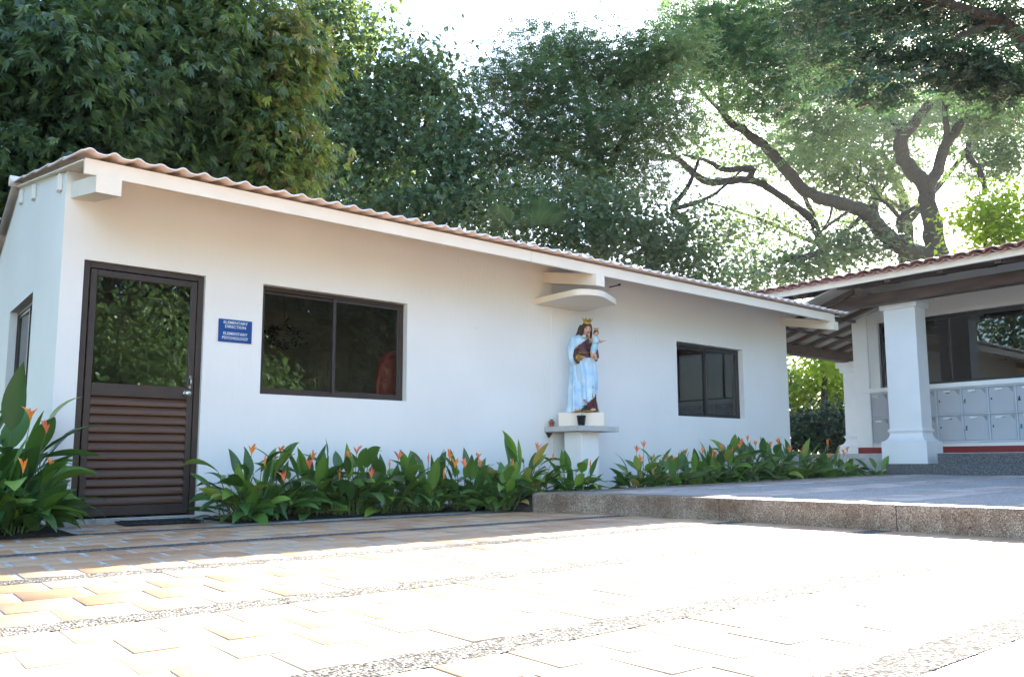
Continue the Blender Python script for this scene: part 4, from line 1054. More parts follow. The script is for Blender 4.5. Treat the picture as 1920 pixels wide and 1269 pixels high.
# ------------------------------------------------------------------ things seen through the big window
t = empty('desk', (3.9, 1.6, .03), label='dark office desk behind the big front window', cat='desk')
b = MB(); b.box(-.8, .8, -.35, .35, .70, .74, bev=.005); b.build('desk_top', M['wood'], t)
for sx in (-1, 1):
    b = MB(); b.box(sx * .76 - .03, sx * .76 + .03, -.33, .33, 0, .70); b.build('leg', M['black'], t)
t = empty('monitor', (4.15, 1.6, .772), R(8), label='dark computer monitor on the desk behind the big window', cat='monitor')
b = MB(); b.box(-.27, .27, -.02, .02, .16, .50, bev=.01); b.build('screen', M['black'], t)
b = MB(); b.box(-.03, .03, .0, .03, 0, .2); b.box(-.12, .12, -.08, .08, 0, .015); b.build('stand', M['black'], t)
t = empty('pink_toy', (4.68, .36, .03), R(-35), label='rounded pink chair figure, built as a plain seat back, at the right edge of the big window', cat='toy')  # pink toy figure, stood in for by a plain seat shape
b = MB(); rs = []
for k in range(17):
    a = math.pi * (k / 16) * 1.0; x, z = -.21 * math.cos(a), 1.22 + .50 * math.sin(a) ** .9
    rs.append([(x * (1 - .28 * q_), y, 1.22 + (z - 1.22) * (1 - .22 * q_)) for q_, y in ((0, 0), (.3, -.05), (.8, -.05), (1, 0), (.8, .05), (.3, .05))])
rs = [[(x, y, .72) for x, y, z in rs[0]]] + rs + [[(x, y, .72) for x, y, z in rs[-1]]]
b.rings(rs, 0, True); b.build('backrest_rim', M['pink'], t)
b = MB(); b.box(-.17, .17, -.03, .03, .72, 1.60, bev=.02); b.build('backrest', M['pink'], t)
b = MB(); b.box(-.25, .25, -.25, .25, .42, .52, bev=.03); b.build('seat', M['pink'], t)
b = MB(); b.tube([(0, 0, .42), (0, 0, .06)], .04, 10); b.tube([(-.25, 0, .04), (.25, 0, .04)], .025, 8); b.tube([(0, -.25, .04), (0, .25, .04)], .025, 8); b.build('leg', M['black'], t)
t = empty('twig_vase', (3.93, .62, .03), label='tall vase of pale dry twigs behind the middle of the big window', cat='vase')
b = MB(); b.lathe([(.09, 0), (.12, .25), (.10, .6), (.06, .9), (.075, .98), (.065, .98), (.05, .9), (0, .88)], n=20); b.build('vase', M['black'], t)
b = MB()
for k in range(26):
    a = random.uniform(0, 6.28); r_ = random.uniform(.0, .045); q = random.uniform(.0, .11)
    b.tube([(r_ * math.cos(a), r_ * math.sin(a), .85), (q * math.cos(a) * .6 + random.uniform(-.01, .01), q * math.sin(a) * .6, 1.2), (q * math.cos(a) + random.uniform(-.02, .02), q * math.sin(a), random.uniform(1.42, 1.62))], [.007, .006, .003], 5)
b.build('twigs', M['twig'], t)
for nm, loc, lab in (('wreath', (3.42, .45, 1.78), 'dark red and black leafy wreath hanging behind the left pane of the big window'), ('wreath', (2.32, .45, 1.75), 'dark leafy wreath hanging behind the door glass')):
    t = empty(nm, loc, label=lab, cat='wreath'); V, Q, RN = [], [], []
    for k in range(170):
        a = random.uniform(0, 6.28); rr_ = .13 + random.gauss(0, .035)
        helicoid_blade(V, Q, RN, (rr_ * 1.25 * math.cos(a), random.uniform(-.03, .03), rr_ * .8 * math.sin(a)), random.uniform(0, 6.28), random.uniform(-.6, .9), .07, .014, .5, 0, random.random())
    quads_obj('leaves', V, Q, mat('wreath_dark' if nm else 'w', (.035, .008, .012), .6, (.012, .01, .01), 8), t, RN)
    b = MB(); b.tube([(0, 0, .12), (0, 0, .8)], .003, 5); b.build('cord', M['black'], t)

# ------------------------------------------------------------------ trees
def shades_plaza(P, m=.0):
    """which points would throw their shadow on the sunlit paving"""
    sx = P[:, 0] - P[:, 2] * SUN[0] / SUN[2]; sy = P[:, 1] - P[:, 2] * SUN[1] / SUN[2]
    dx = sx - CAM[0]; dy = sy - CAM[1]; a = np.degrees(np.arctan2(dx, dy)); r = np.hypot(dx, dy)
    return (sx < 6.15 + m) & (sy < -2.9 + m) & (a > 4) & (a < 78) & (r > 1.5 - m)

def leaves(name, pts, mat_, parent, L_, W_, kind='palm', k=6, cl=None, seed=0, droop=.5, rnd_c=None):
    """pts (n,3) twig tips -> compound leaves"""
    g_ = np.random.default_rng(seed); n = len(pts)
    az_ = g_.uniform(0, 2 * np.pi, n)
    if cl is not None:                                   # leaves look outwards from their clump
        o_ = pts - cl; az_ = np.arctan2(o_[:, 1], o_[:, 0]) + g_.normal(0, .7, n)
    el_ = g_.normal(-droop, .35, n)
    d = np.stack([np.cos(az_) * np.cos(el_), np.sin(az_) * np.cos(el_), np.sin(el_)], 1)
    s_ = np.stack([-np.sin(az_), np.cos(az_), np.zeros(n)], 1)
    tl = g_.normal(0, .45, n)[:, None]; u_ = np.cross(d, s_); s_ = s_ * np.cos(tl) + u_ * np.sin(tl)
    u_ = np.cross(s_, d)
    V = []; RN = []
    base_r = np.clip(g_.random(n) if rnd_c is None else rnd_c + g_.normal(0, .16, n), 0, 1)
    sc_ = g_.uniform(.75, 1.2, n)
    for i in range(k):
        if kind == 'palm':
            f = (i / (k - 1) - .5) * 2; a = f * 1.15; off = 0
            dl = d * np.cos(a) + s_ * np.sin(a) - u_ * (.12 + .45 * abs(f)) - np.array([0, 0, .25]); ln = L_ * (1 - .35 * abs(f)) * sc_; b0 = pts
        else:
            half = k // 2; j = i // 2; sg = 1 if i % 2 else -1; t = (j + .6) / (half)
            b0 = pts + d * (t * L_ * 1.6 * sc_)[:, None] - u_ * (.25 * t * t * L_); dl = s_ * sg + d * .45 - u_ * .25; ln = L_ * .62 * (1 - .45 * abs(t - .45)) * sc_
        dl = dl / np.linalg.norm(dl, axis=1)[:, None]
        dl = dl + g_.normal(0, .10, (n, 3)); dl /= np.linalg.norm(dl, axis=1)[:, None]
        w = np.cross(dl, u_ + g_.normal(0, .25, (n, 3))); w /= np.linalg.norm(w, axis=1)[:, None] + 1e-9
        ww = (W_ * sc_)[:, None]; l2 = ln[:, None]
        q = np.stack([b0, b0 + dl * l2 * .45 + w * ww, b0 + dl * l2 - np.array([0, 0, .15]) * l2, b0 + dl * l2 * .45 - w * ww], 1)
        V.append(q.reshape(-1, 3)); RN.append(np.clip(base_r + g_.normal(0, .06, n), 0, 1))
    V = np.concatenate(V); m = len(V) // 4
    return quads_obj(name, V, np.arange(m * 4).reshape(m, 4), mat_, parent, np.concatenate(RN))

def tree(name, label, cat, base, limbs, blobs, leaf, seed, group=None, trunk_mat=None, flat=.6, cull=True, clump=.0, twig=True, link_d=3.5):
    """limbs: lists of (point, radius). blobs: (centre, (rx,ry,rz), clumps, tone). leaf: dict(mat,L,W,kind,k,n,r)"""
    g_ = np.random.default_rng(seed); root = empty(name, base, label=label, cat=cat, group=group)
    inv = Vector(base)
    nodes = []; tb = MB()
    for lb in limbs:
        pts = [Vector(p) for p, r_ in lb]; rad = [r_ for p, r_ in lb]
        # smooth and roughen the limb
        sp = []; sr = []
        for i in range(len(pts) - 1):
            p0 = pts[max(i - 1, 0)]; p1 = pts[i]; p2 = pts[i + 1]; p3 = pts[min(i + 2, len(pts) - 1)]
            for q in range(5):
                t = q / 5
                c = .5 * ((2 * p1) + (p2 - p0) * t + (2 * p0 - 5 * p1 + 4 * p2 - p3) * t * t + (3 * p1 - p0 - 3 * p2 + p3) * t ** 3)
                r_ = rad[i] + (rad[i + 1] - rad[i]) * t
                sp.append(c + Vector(g_.normal(0, 1, 3)) * r_ * .10); sr.append(r_ * (1 + g_.normal(0, .05)))
        sp.append(pts[-1]); sr.append(rad[-1])
        tb.tube([p - inv for p in sp], sr, 10)
        for p, r_ in zip(sp, sr): nodes.append((p, r_))
    cl = []
    for (c, r_, n, tone) in blobs:
        c = np.array(c); r3 = np.array(r_ if hasattr(r_, '__len__') else (r_, r_, r_ * flat))
        v = g_.normal(0, 1, (n, 3)); v /= np.linalg.norm(v, axis=1)[:, None]
        rr_ = g_.random(n) ** .45
        for q in c + v * rr_[:, None] * r3: cl.append((q, tone))
    cp_ = np.array([q for q, t in cl]); tn = np.array([t for q, t in cl])
    if cull:
        k_ = ~shades_plaza(cp_, .15); cp_ = cp_[k_]; tn = tn[k_]
    k_ = cp_[:, 2] > .15; cp_ = cp_[k_]; tn = tn[k_]
    # twigs: each clump hangs on the nearest wood
    NP = np.array([list(p) for p, r_ in nodes]); NR = np.array([r_ for p, r_ in nodes])
    if twig and len(NP):
        dd = np.array([np.min(np.linalg.norm(NP - q, axis=1)) for q in cp_]); order = np.argsort(dd)
        NPl = list(NP); NRl = list(NR)
        for oi in order:
            q = cp_[oi]; A = np.array(NPl); dist = np.linalg.norm(A - q, axis=1) + np.maximum(0, A[:, 2] - q[2]) * .8
            j = int(np.argmin(dist)); p0 = A[j]; dq = np.linalg.norm(q - p0)
            if dq < .1 or dq > link_d * 2: continue
            r0 = min(NRl[j] * .55, .012 + .016 * dq); mid = (p0 + q) / 2 + g_.normal(0, .10, 3) * dq + np.array([0, 0, .06 * dq])
            p25 = (p0 * .55 + mid * .45) + g_.normal(0, .05, 3) * dq; p75 = (q * .5 + mid * .5) + g_.normal(0, .05, 3) * dq
            if r0 > .004:
                tb.tube([Vector(p0) - inv, Vector(p25) - inv, Vector(mid) - inv, Vector(p75) - inv, Vector(q) - inv], [r0, r0 * .85, r0 * .7, r0 * .5, r0 * .3], 5)
            for t_, r_ in ((p25, r0 * .85), (mid, r0 * .7), (p75, r0 * .5), (q, r0 * .3)): NPl.append(t_); NRl.append(r_)
    tb.build('trunk', trunk_mat or M['bark'], root)
    # leaves
    n = leaf['n']; rad = leaf['r']; m = len(cp_)
    P = np.repeat(cp_, n, 0); T = np.repeat(tn, n)
    off = g_.normal(0, 1, (m * n, 3)) * np.array([rad, rad, rad * leaf.get('flat', .55)]) * .5
    sz = np.repeat(g_.uniform(.6, 1.3, m), n)[:, None]
    P2 = P + off * sz
    if cull: k_ = ~shades_plaza(P2); P2 = P2[k_]; P = P[k_]; T = T[k_]
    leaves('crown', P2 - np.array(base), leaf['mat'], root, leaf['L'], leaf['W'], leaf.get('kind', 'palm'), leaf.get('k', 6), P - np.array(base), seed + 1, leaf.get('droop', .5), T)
    return root

M['leafA'] = leaf_mat('mango_like_leaf', [(0, .045, .085, .048), (.35, .075, .135, .062), (.6, .115, .185, .065), (.8, .20, .25, .06), (.92, .32, .36, .06), (1, .34, .20, .09)], (.42, .52, .03), .42, .9, .36)  # yellow end of the ramp paints sunlight through the right-edge leaves
M['leafB'] = leaf_mat('glossy_tree_leaf', [(0, .055, .10, .06), (.4, .09, .155, .078), (.7, .135, .20, .078), (1, .24, .30, .09)], (.36, .48, .05), .40, .9, .38)
M['leafC'] = leaf_mat('fine_tree_leaf', [(0, .055, .10, .055), (.5, .09, .155, .072), (.85, .13, .20, .08), (1, .20, .23, .09)], (.30, .44, .06), .38, .6, .42)
M['leafD'] = leaf_mat('rain_tree_leaf', [(0, 0.046, 0.105, 0.057), (.5, 0.074, 0.162, 0.070), (.85, 0.121, 0.216, 0.074), (1, 0.189, 0.257, 0.081)], (.30, .48, .06), .40, .6, .42)
M['leafY'] = leaf_mat('sunlit_shrub_leaf', [(0, 0.090, 0.160, 0.024), (.5, 0.162, 0.256, 0.024), (1, 0.288, 0.352, 0.036)], (.62, .78, .03), .6, .3, .5, .75)
M['leafS'] = leaf_mat('dark_screen_leaf', [(0, .008, .014, .008), (1, .016, .026, .012)], (.02, .04, .01), .1, .05, .7)  # near black colour so the added screen trees reflect dark in the glass
M['leafG'] = leaf_mat('dark_feathery_leaf', [(0, .022, .055, .036), (.5, .035, .08, .046), (1, .06, .12, .055)], (.14, .28, .05), .25, .6, .42)
M['leafH'] = leaf_mat('hedge_leaf', [(0, 0.018, 0.048, 0.021), (.5, 0.030, 0.075, 0.030), (1, 0.060, 0.120, 0.038)], (.1, .2, .02), .2, .3, .5)

def B(x, y, dep, rx, ry, n, tone=.4, rd=None):      # crown mass at a real distance; radii given as seen, turned into metres
    s_ = dep / F; c = PX(x, y, dep); rd = rd or (rx + ry) / 2 * s_
    # axes roughly: width across the view, depth along it
    return (tuple(c), (rx * s_ * .8 + rd * .2, rx * s_ * .55 + rd * .45, ry * s_), n, tone)
def L(*a):                                        # limb: (x, y, depth, radius)
    return [(PX(x, y, d), r_) for x, y, d, r_ in a]
def G(x, dep):                                    # where a trunk meets the ground
    p = PX(x, 880, dep); return (p.x, p.y, -.06)

# T1 big large leaved tree behind the left end of the building
g1 = G(330, 14.5)
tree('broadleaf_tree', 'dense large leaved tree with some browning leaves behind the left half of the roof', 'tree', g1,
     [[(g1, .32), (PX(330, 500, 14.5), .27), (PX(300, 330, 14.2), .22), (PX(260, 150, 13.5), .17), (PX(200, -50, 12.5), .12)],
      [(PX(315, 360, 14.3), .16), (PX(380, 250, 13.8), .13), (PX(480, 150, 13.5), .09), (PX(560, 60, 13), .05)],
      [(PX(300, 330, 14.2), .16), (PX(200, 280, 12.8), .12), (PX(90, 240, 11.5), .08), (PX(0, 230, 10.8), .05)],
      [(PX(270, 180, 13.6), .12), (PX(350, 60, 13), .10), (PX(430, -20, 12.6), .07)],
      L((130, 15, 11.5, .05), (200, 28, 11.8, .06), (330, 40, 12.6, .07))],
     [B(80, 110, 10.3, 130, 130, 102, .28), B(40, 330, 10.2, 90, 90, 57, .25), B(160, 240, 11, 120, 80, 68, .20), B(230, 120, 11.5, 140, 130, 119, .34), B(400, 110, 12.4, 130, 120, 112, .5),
      B(330, 290, 12.8, 190, 80, 105, .42), B(490, 270, 13.2, 80, 100, 78, .72), B(530, 110, 13.2, 60, 100, 74, .86), B(540, 290, 13.6, 45, 80, 44, .84), B(250, -80, 12, 300, 80, 119, .4), B(-120, 150, 10.5, 130, 200, 102, .3),  # high tones at the right edge: sun through leaves put into the colour
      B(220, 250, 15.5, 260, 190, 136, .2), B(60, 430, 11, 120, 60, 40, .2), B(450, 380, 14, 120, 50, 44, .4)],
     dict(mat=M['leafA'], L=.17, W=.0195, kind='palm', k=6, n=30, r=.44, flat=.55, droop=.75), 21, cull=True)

# T2 tall tree next to it
g2 = G(720, 25.6)
tree('broadleaf_tree', 'tall grey green tree reaching above the roof left of the open sky', 'tree', g2,
     [[(g2, .34), (PX(715, 480, 25.6), 0.358), (PX(690, 300, 25.1), 0.256), (PX(640, 120, 24.3), 0.166), (PX(575, 60, 23.7), 0.115), (PX(565, -60, 23.3), 0.077)],
      [(PX(700, 360, 25.3), 0.218), (PX(790, 260, 25.0), 0.141), (PX(820, 150, 24.3), 0.077)],
      [(PX(700, 380, 25.3), 0.179), (PX(620, 320, 24.3), 0.128), (PX(560, 250, 23.8), 0.077)],
      [(PX(700, 340, 25.3), 0.179), (PX(760, 360, 24.3), 0.102), (PX(850, 350, 23.8), 0.064)]],
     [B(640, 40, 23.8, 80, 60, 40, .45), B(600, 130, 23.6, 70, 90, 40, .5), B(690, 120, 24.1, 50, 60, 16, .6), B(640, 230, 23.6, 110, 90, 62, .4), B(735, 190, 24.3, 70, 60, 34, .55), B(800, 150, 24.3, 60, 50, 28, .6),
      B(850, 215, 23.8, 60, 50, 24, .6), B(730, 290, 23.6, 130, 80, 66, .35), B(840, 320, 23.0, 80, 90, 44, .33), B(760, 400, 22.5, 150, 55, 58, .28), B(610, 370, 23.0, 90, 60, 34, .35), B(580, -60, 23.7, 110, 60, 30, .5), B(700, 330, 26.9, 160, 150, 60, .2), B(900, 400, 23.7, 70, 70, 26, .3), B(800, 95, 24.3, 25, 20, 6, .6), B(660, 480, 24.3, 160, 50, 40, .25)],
     dict(mat=M['leafB'], L=.19, W=.027, kind='palm', k=6, n=34, r=1.1, flat=.6, droop=.6), 22)

# T3 centre trees
g3 = G(1125, 27)
tree('broadleaf_tree', 'fine leaved tree with layered foliage rising in the middle right of the open sky', 'tree', g3,
     [[(g3, .36), (PX(1125, 480, 27), .30), (PX(1124, 330, 26.5), .22), (PX(1100, 200, 26), .14), (PX(1060, 90, 25.5), .07)],
      [(PX(1124, 350, 26.6), .18), (PX(1180, 240, 26), .13), (PX(1230, 130, 25.5), .07)],
      [(PX(1124, 330, 26.5), .16), (PX(1040, 280, 25.6), .11), (PX(960, 220, 25), .06)],
      [(PX(1124, 420, 26.8), .15), (PX(1030, 390, 26), .11), (PX(900, 400, 25.5), .07)]],
     [B(1050, 95, 25.5, 80, 40, 40, .45), B(960, 150, 25, 55, 40, 24, .45), B(1010, 190, 25, 100, 50, 50, .4), B(1140, 140, 25.5, 90, 55, 52, .42), B(1230, 110, 25.5, 80, 60, 48, .5), B(1090, 250, 25, 150, 50, 66, .3),
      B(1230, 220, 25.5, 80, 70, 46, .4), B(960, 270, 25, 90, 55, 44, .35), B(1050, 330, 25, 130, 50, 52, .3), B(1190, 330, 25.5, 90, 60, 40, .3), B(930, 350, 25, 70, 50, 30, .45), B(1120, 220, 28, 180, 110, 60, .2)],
     dict(mat=M['leafC'], L=.16, W=.026, kind='pinn', k=8, n=34, r=1.15, flat=.32, droop=.25), 23)
g5 = G(1230, 22)
tree('broadleaf_tree', 'dark low tree mass just above the middle of the white building roof', 'tree', g5,
     [[(g5, .30), (PX(1225, 520, 22), .22), (PX(1200, 430, 21.6), .13), (PX(1100, 400, 21), .08)], [(PX(1225, 500, 22), .15), (PX(1290, 430, 21.6), .12), (PX(1262, 392, 21.4), .09), (PX(1290, 350, 21.2), .06), (PX(1310, 300, 21), .04)],
      L((1262, 392, 21.4, .07), (1330, 370, 21.2, .045), (1390, 320, 21, .03))],
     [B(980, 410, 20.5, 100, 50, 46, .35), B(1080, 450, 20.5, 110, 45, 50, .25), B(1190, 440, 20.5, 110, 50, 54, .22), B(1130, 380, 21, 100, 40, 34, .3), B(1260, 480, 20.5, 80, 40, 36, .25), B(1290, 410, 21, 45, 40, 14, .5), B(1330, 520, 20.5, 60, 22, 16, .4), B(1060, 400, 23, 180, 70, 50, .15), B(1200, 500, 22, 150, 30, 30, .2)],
     dict(mat=M['leafB'], L=.13, W=.022, kind='palm', k=6, n=30, r=1.05, flat=.5, droop=.4), 25)

# T4 spreading rain tree behind the porch
g4 = G(1765, 52)
tree('rain_tree', 'wide spreading rain tree with a forked dark trunk behind the clay tile roof', 'tree', g4,
     [[(g4, .9), (PX(1768, 600, 52.0), 0.84), (PX(1760, 478, 52.0), 0.72), (PX(1738, 390, 51.6), 0.54), (PX(1733, 350, 51.4), 0.52), (PX(1700, 305, 50.8), 0.42), (PX(1690, 265, 50.4), 0.4), (PX(1712, 232, 50.0), 0.34), (PX(1745, 192, 49.2), 0.26)],
      L((1695, 262, 50.4, 0.26), (1672, 225, 50.0, 0.2), (1630, 190, 49.2, 0.12), (1560, 150, 48.0, 0.08)),
      L((1733, 358, 51.4, 0.4), (1758, 320, 51.2, 0.36), (1772, 275, 50.8, 0.33), (1795, 240, 50.4, 0.26), (1812, 190, 50.0, 0.18), (1830, 100, 49.2, 0.12)),
      L((1775, 270, 50.8, 0.22), (1772, 200, 50.0, 0.16), (1760, 140, 49.6, 0.1)),
      L((1762, 482, 52.0, 0.6), (1700, 468, 51.6, 0.52), (1650, 430, 51.0, 0.48), (1628, 402, 50.6, 0.46), (1590, 385, 50.0, 0.4), (1520, 365, 49.2, 0.36), (1480, 325, 48.6, 0.34), (1440, 280, 48.0, 0.28), (1390, 243, 47.6, 0.24), (1358, 215, 47.2, 0.2), (1350, 160, 46.8, 0.14), (1325, 90, 46.4, 0.1)),
      L((1358, 215, 47.2, 0.14), (1320, 175, 46.8, 0.1), (1300, 150, 46.4, 0.07)),
      L((1362, 205, 47.2, 0.12), (1385, 180, 47.2, 0.08), (1400, 158, 47.2, 0.04)),
      L((1632, 402, 50.6, 0.24), (1640, 385, 50.4, 0.18), (1645, 420, 50.8, 0.2)),
      L((1536, 450, 54.0, 0.24), (1520, 410, 53.2, 0.26), (1480, 380, 52.4, 0.24), (1430, 345, 52.0, 0.24), (1400, 338, 51.6, 0.26), (1330, 340, 51.0, 0.24), (1300, 325, 50.6, 0.22), (1270, 298, 50.0, 0.18), (1235, 290, 49.6, 0.12), (1190, 280, 49.0, 0.08)),
      L((1402, 335, 51.6, 0.22), (1410, 318, 51.4, 0.22), (1360, 318, 51.0, 0.18), (1320, 300, 50.6, 0.12), (1280, 290, 50.0, 0.08)),
      L((1300, 325, 50.6, 0.12), (1262, 290, 50.0, 0.1), (1240, 245, 49.4, 0.07)),
      L((1690, 500, 54.0, 0.22), (1690, 440, 54.0, 0.24), (1688, 410, 54.0, 0.2), (1720, 385, 54.0, 0.14), (1740, 365, 54.0, 0.1)),
      L((1688, 410, 54.0, 0.16), (1660, 380, 53.6, 0.12), (1630, 370, 53.2, 0.08)),
      L((1850, 360, 60.0, 0.2), (1835, 320, 60.0, 0.22), (1815, 290, 60.0, 0.22), (1822, 255, 60.0, 0.18), (1850, 220, 60.0, 0.1)),
      L((1470, 485, 48.0, 0.2), (1505, 483, 48.0, 0.24), (1540, 470, 48.8, 0.14)),
      L((1600, 390, 50.0, 0.1), (1550, 425, 49.6, 0.08), (1530, 445, 49.2, 0.04)), L((1560, 380, 49.6, 0.1), (1555, 410, 49.2, 0.07), (1535, 440, 48.8, 0.03))],
     [B(1330, 50, 46, 70, 60, 56, .45), B(1300, 110, 46, 60, 45, 34, .5), B(1420, 60, 46, 90, 60, 62, .45), B(1530, 50, 46, 100, 55, 60, .4), B(1470, 140, 46, 70, 35, 30, .45), B(1400, 120, 46, 60, 40, 26, .5),
      B(1380, 180, 46, 50, 40, 14, .6), B(1560, 130, 48, 60, 30, 26, .45), B(1510, 215, 46, 60, 22, 14, .5), B(1440, 200, 46, 60, 25, 12, .6), B(1560, 235, 46, 60, 22, 16, .35),
      B(1850, 215, 50, 80, 28, 34, .35), B(1750, 175, 50, 60, 15, 12, .35), B(1640, 235, 50, 40, 20, 12, .35), B(1560, 300, 57, 60, 22, 10, .5), B(1900, 150, 46, 40, 60, 24, .3), B(1500, 290, 48, 50, 30, 10, .6)],
     dict(mat=M['leafD'], L=.32, W=.05, kind='pinn', k=8, n=34, r=2.2, flat=.26, droop=.15), 24, link_d=7)
gA = G(1960, 19)
tree('rain_tree', 'nearer tree spreading dark feathery foliage over the porch roof at the top right', 'tree', gA,
     [[(gA, .34), (PX(1990, 500, 19), .28), (PX(1980, 200, 18), .20), (PX(1900, 60, 17), .13), (PX(1780, 10, 16), .08), (PX(1650, -20, 15.5), .05)],
      [(PX(1970, 150, 17.8), .10), (PX(1880, 150, 16.5), .07), (PX(1790, 150, 15.2), .04)], [(PX(1860, 40, 16.8), .08), (PX(1730, 100, 15.5), .05), (PX(1610, 110, 15), .03)]],
     [B(1640, 30, 17, 90, 28, 26, .4), B(1760, 30, 17, 90, 28, 30, .35), B(1880, 40, 17, 80, 45, 34, .35), B(1590, 115, 15.5, 80, 22, 20, .4), B(1700, 115, 15, 80, 22, 24, .3), B(1800, 130, 15, 80, 28, 30, .3), B(1890, 150, 15, 60, 45, 34, .3),
      B(1630, 180, 13, 60, 14, 13, .3), B(1570, 200, 14, 40, 14, 8, .3), B(1590, 240, 15, 30, 12, 6, .3), B(1540, 30, 18, 70, 45, 26, .45), B(1700, -40, 16, 260, 60, 50, .4)],
     dict(mat=M['leafG'], L=.14, W=.024, kind='pinn', k=8, n=26, r=.72, flat=.26, droop=.15), 33)
g6 = G(1560, 62)
tree('broadleaf_tree', 'lighter sparse tree seen through the limbs of the rain tree', 'tree', g6,
     [[(g6, .2), (PX(1560, 560, 63.0), 0.315), (PX(1540, 450, 63.0), 0.228), (PX(1500, 350, 63.0), 0.14)], [(PX(1545, 470, 63.0), 0.21), (PX(1640, 380, 63.0), 0.14), (PX(1680, 300, 63.0), 0.088)], [(PX(1540, 460, 63.0), 0.175), (PX(1420, 410, 61.2), 0.123), (PX(1330, 380, 59.5), 0.07)]],
     [B(1400, 300, 60, 70, 40, 27, .7), B(1330, 260, 60, 60, 50, 34, .6), B(1500, 300, 60, 60, 40, 23, .8), B(1560, 320, 60, 60, 40, 37, .7), B(1640, 300, 60, 60, 50, 40, .75), B(1620, 350, 60, 60, 30, 23, .7), B(1400, 440, 60, 60, 50, 37, .6), B(1340, 440, 60, 40, 60, 34, .6),
      B(1470, 420, 60, 60, 30, 27, .7), B(1560, 470, 52, 70, 30, 51, .4), B(1620, 460, 52, 60, 30, 44, .35), B(1500, 500, 49, 60, 25, 40, .4), B(1430, 500, 49, 50, 25, 30, .5), B(1700, 370, 63, 40, 40, 13, .8), B(1850, 300, 63, 60, 50, 34, .7), B(1600, 420, 63, 60, 30, 17, .7), B(1390, 520, 46, 40, 20, 23, .4), B(1880, 290, 60, 40, 50, 30, .3)],
     dict(mat=M['leafC'], L=.3, W=.05, kind='palm', k=5, n=24, r=2.5, flat=.5, droop=.3), 26, link_d=7)
g9 = G(1700, 67.5)
tree('broadleaf_tree', 'far large tree filling the sky between the forks of the rain tree', 'tree', g9,
     [[(g9, .5), (PX(1700, 600, 67.5), 0.562), (PX(1700, 400, 67.5), 0.438), (PX(1650, 280, 67.5), 0.25)], [(PX(1700, 420, 67.5), 0.312), (PX(1800, 300, 67.5), 0.188), (PX(1860, 220, 67.5), 0.125)], [(PX(1700, 400, 67.5), 0.25), (PX(1580, 320, 67.5), 0.188), (PX(1500, 260, 67.5), 0.125)]],
     [B(1520, 200, 65.0, 54.0, 40, 6, .5), B(1600, 190, 70.0, 72.0, 35, 11, .5), B(1680, 180, 72.5, 72.0, 30, 12, .5), B(1780, 180, 72.5, 72.0, 30, 12, .5), B(1860, 200, 70.0, 63.0, 40, 11, .5), B(1620, 240, 65.0, 81.0, 30, 11, .5), B(1760, 235, 67.5, 54.0, 25, 6, .5), B(1880, 250, 65.0, 54.0, 30, 6, .5),
      B(1530, 260, 62.5, 54.0, 20, 3, .6), B(1620, 300, 62.5, 54.0, 30, 6, .7), B(1590, 345, 60.0, 72.0, 25, 5, .7), B(1480, 230, 65.0, 45.0, 20, 3, .6), B(1440, 200, 65.0, 54.0, 20, 3, .6), B(1900, 320, 62.5, 45.0, 40, 5, .4), B(1840, 330, 62.5, 45.0, 30, 3, .7),
      B(1480, 260, 62, 54.0, 25, 6, .6), B(1550, 290, 62, 54.0, 25, 8, .6), B(1660, 320, 64, 45.0, 30, 6, .7), B(1600, 380, 64, 63.0, 25, 7, .6), B(1700, 250, 66, 45.0, 30, 8, .5), B(1780, 200, 68, 54.0, 30, 10, .4), B(1880, 200, 66, 54.0, 40, 14, .4), B(1830, 260, 66, 54.0, 35, 10, .5), B(1430, 300, 62, 45.0, 25, 5, .7), B(1900, 280, 64, 36.0, 50, 10, .4), B(1650, 170, 72, 72.0, 25, 10, .4), B(1560, 170, 70, 63.0, 30, 10, .4), B(1690, 300, 66, 22.5, 40, 3, .6)],
     dict(mat=M['leafD'], L=.5, W=.10, kind='pinn', k=8, n=22, r=2.2, flat=.26, droop=.15), 31, link_d=6)
g7 = G(1850, 34)
tree('small_tree', 'bright yellow green small tree above the right end of the clay roof', 'tree', g7,
     [[(g7, .14), (PX(1850, 560, 34), .12), (PX(1848, 470, 34), .09), (PX(1850, 400, 34), .05)]],
     [B(1840, 400, 33, 40, 35, 30, .7), B(1890, 400, 33, 50, 50, 40, .5), B(1865, 450, 33, 50, 35, 34, .5), B(1910, 460, 33, 50, 40, 30, .3)],
     dict(mat=M['leafY'], L=.2, W=.035, kind='palm', k=5, n=26, r=1.2, flat=.5, droop=.3), 27)
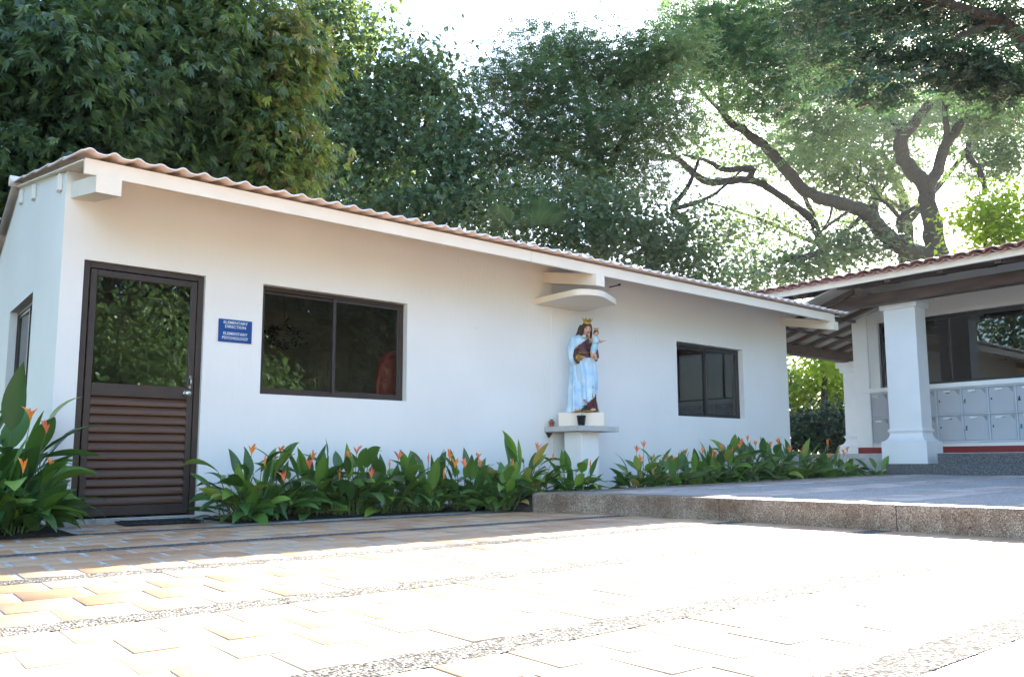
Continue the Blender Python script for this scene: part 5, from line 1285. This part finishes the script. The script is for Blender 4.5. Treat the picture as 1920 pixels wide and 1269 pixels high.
# greenery beyond the passage
g8 = G(1545, 30)
tree('small_tree', 'sunlit yellow green tree with a thin trunk seen through the gap beside the white building', 'tree', g8,
     [[(g8, .16), (PX(1546, 800, 30), .14), (PX(1545, 720, 30), .10), (PX(1540, 660, 30), .06)]],
     [B(1500, 720, 32, 40, 50, 50, .5), B(1560, 720, 31, 55, 50, 70, .5), B(1600, 740, 31, 50, 50, 50, .4), B(1545, 680, 29, 40, 25, 26, .3), B(1480, 760, 32, 40, 40, 40, .5), B(1550, 780, 32, 80, 30, 60, .5), B(1640, 700, 33, 60, 60, 40, .4), B(1450, 740, 33, 60, 60, 40, .4)],
     dict(mat=M['leafY'], L=.15, W=.032, kind='palm', k=5, n=26, r=.9, flat=.6, droop=.3), 28, cull=False)
ghx = G(1540, 24)
tree('hedge', 'dark clipped hedge low in the gap between the white building and the porch', 'hedge', ghx, [[(ghx, .08), (PX(1540, 820, 24), .06), (PX(1540, 790, 24), .03)]],
     [B(1480, 820, 24, 60, 45, 70, .3), B(1540, 815, 24, 60, 45, 80, .3), B(1600, 815, 24, 60, 45, 80, .3), B(1660, 815, 24, 60, 45, 50, .3), B(1420, 820, 24, 60, 45, 40, .3)],
     dict(mat=M['leafH'], L=.12, W=.03, kind='palm', k=5, n=26, r=.55, flat=.9, droop=.2), 29, cull=False)
# fan palm behind the roof
gp = G(985, 19)
pr = empty('fan_palm', gp, label='fan palm with stiff thin fronds just above the middle of the corrugated roof', cat='palm')
b = MB(); top = PX(990, 470, 19) - Vector(gp); b.tube([(0, 0, 0), top * .5, top], [.16, .13, .11], 10); b.build('trunk', M['bark'], pr)
V = []; Q = []; RN = []
for k in range(16):
    a = random.uniform(0, 6.28); e = random.uniform(-.2, 1.2); d = Vector((math.cos(a) * math.cos(e), math.sin(a) * math.cos(e), math.sin(e))); c = top + d * .75
    s_ = d.cross(Vector((0, 0, 1))).normalized(); 
    for j in range(22):
        f = (j / 21 - .5) * 2.6; dl = (d * math.cos(f) + s_ * math.sin(f)); tip = c + dl * .75 + Vector((0, 0, -.18)); m = c + dl * .4; w = dl.cross(Vector((.2, .1, 1))).normalized() * .02
        n = len(V); V += [tuple(c), tuple(m + w), tuple(tip), tuple(m - w)]; Q.append((n, n + 1, n + 2, n + 3)); RN.append(random.random() * .6)
quads_obj('crown', V, Q, M['leafB'], pr, RN)

# trees out of view: some mirrored, others added to cut skylight and darken reflections
for i, (x, y, h, r_, lab) in enumerate(((-6.3, 4.5, 9, 4.6, 'unseen broad tree added left of the white building to dim its gable wall'), (-3.4, 2.0, 7, 2.1, 'unseen round tree added close beside the gable wall to cut its sky light'), (-7, -3.5, 8, 3.6, 'unseen tree added left of the paving to block sky light from the gable wall'), (14, -27, 11, 5.5, 'large dark screen tree added far across the paving to darken the right pane of the big window'), (4, -27, 11, 5.5, 'large dark screen tree added far across the paving to darken the door glass'), (24, -29, 12, 6, 'large dark screen tree added far across the terrace to darken the small window'), (5.2, -15, 5.6, 2.1, 'bushy green tree across the paving, mirrored in the door glass'), (8.7, -15.0, 3.7, 1.0, 'round light green tree across the paving, mirrored in the left pane of the big window'), (20.5, -18, 6.5, 2.6, 'tall green tree across the terrace opposite the small window'))):
    tree('offview_tree', lab, 'tree', (x, y, 0), [[((x, y, 0), .14), ((x, y, h * .4), .11), ((x + .1, y, h * .8), .05)]],
         [((x, y, h * .62), (r_, r_, h * .36), 90, .5), ((x + r_ * .4, y + .2, h * .45), (r_ * .6, r_ * .6, h * .25), 40, .6)] + ([((x, y, h * .40), (r_ * 1.1, r_ * .8, h * .38), 160, .3)] if h > 7.5 else []),
         dict(mat=M['leafS'] if h > 10 else M['leafD'], L=.16 if h < 10 else .4, W=.03 if h < 10 else .09, kind='palm', k=5, n=22 if h < 10 else 34, r=.9 if h < 10 else 2, flat=.8, droop=.6), 40 + i, cull=False)

# ------------------------------------------------------------------ thin air volume added to imitate veiling glare
b = MB(); b.box(-92, 142, -92, 132, -1.1, 42)
hm = bpy.data.materials.new('glare_volume'); hm.use_nodes = True; t = hm.node_tree; t.nodes.remove(t.nodes['Principled BSDF'])
pv = t.nodes.new('ShaderNodeVolumePrincipled'); pv.inputs['Color'].default_value = (.92, .96, 1, 1); pv.inputs['Density'].default_value = .00032; pv.inputs['Anisotropy'].default_value = .25
t.links.new(pv.outputs[0], t.nodes['Material Output'].inputs['Volume'])
tag(b.build('glare_haze', hm), kind='stuff')
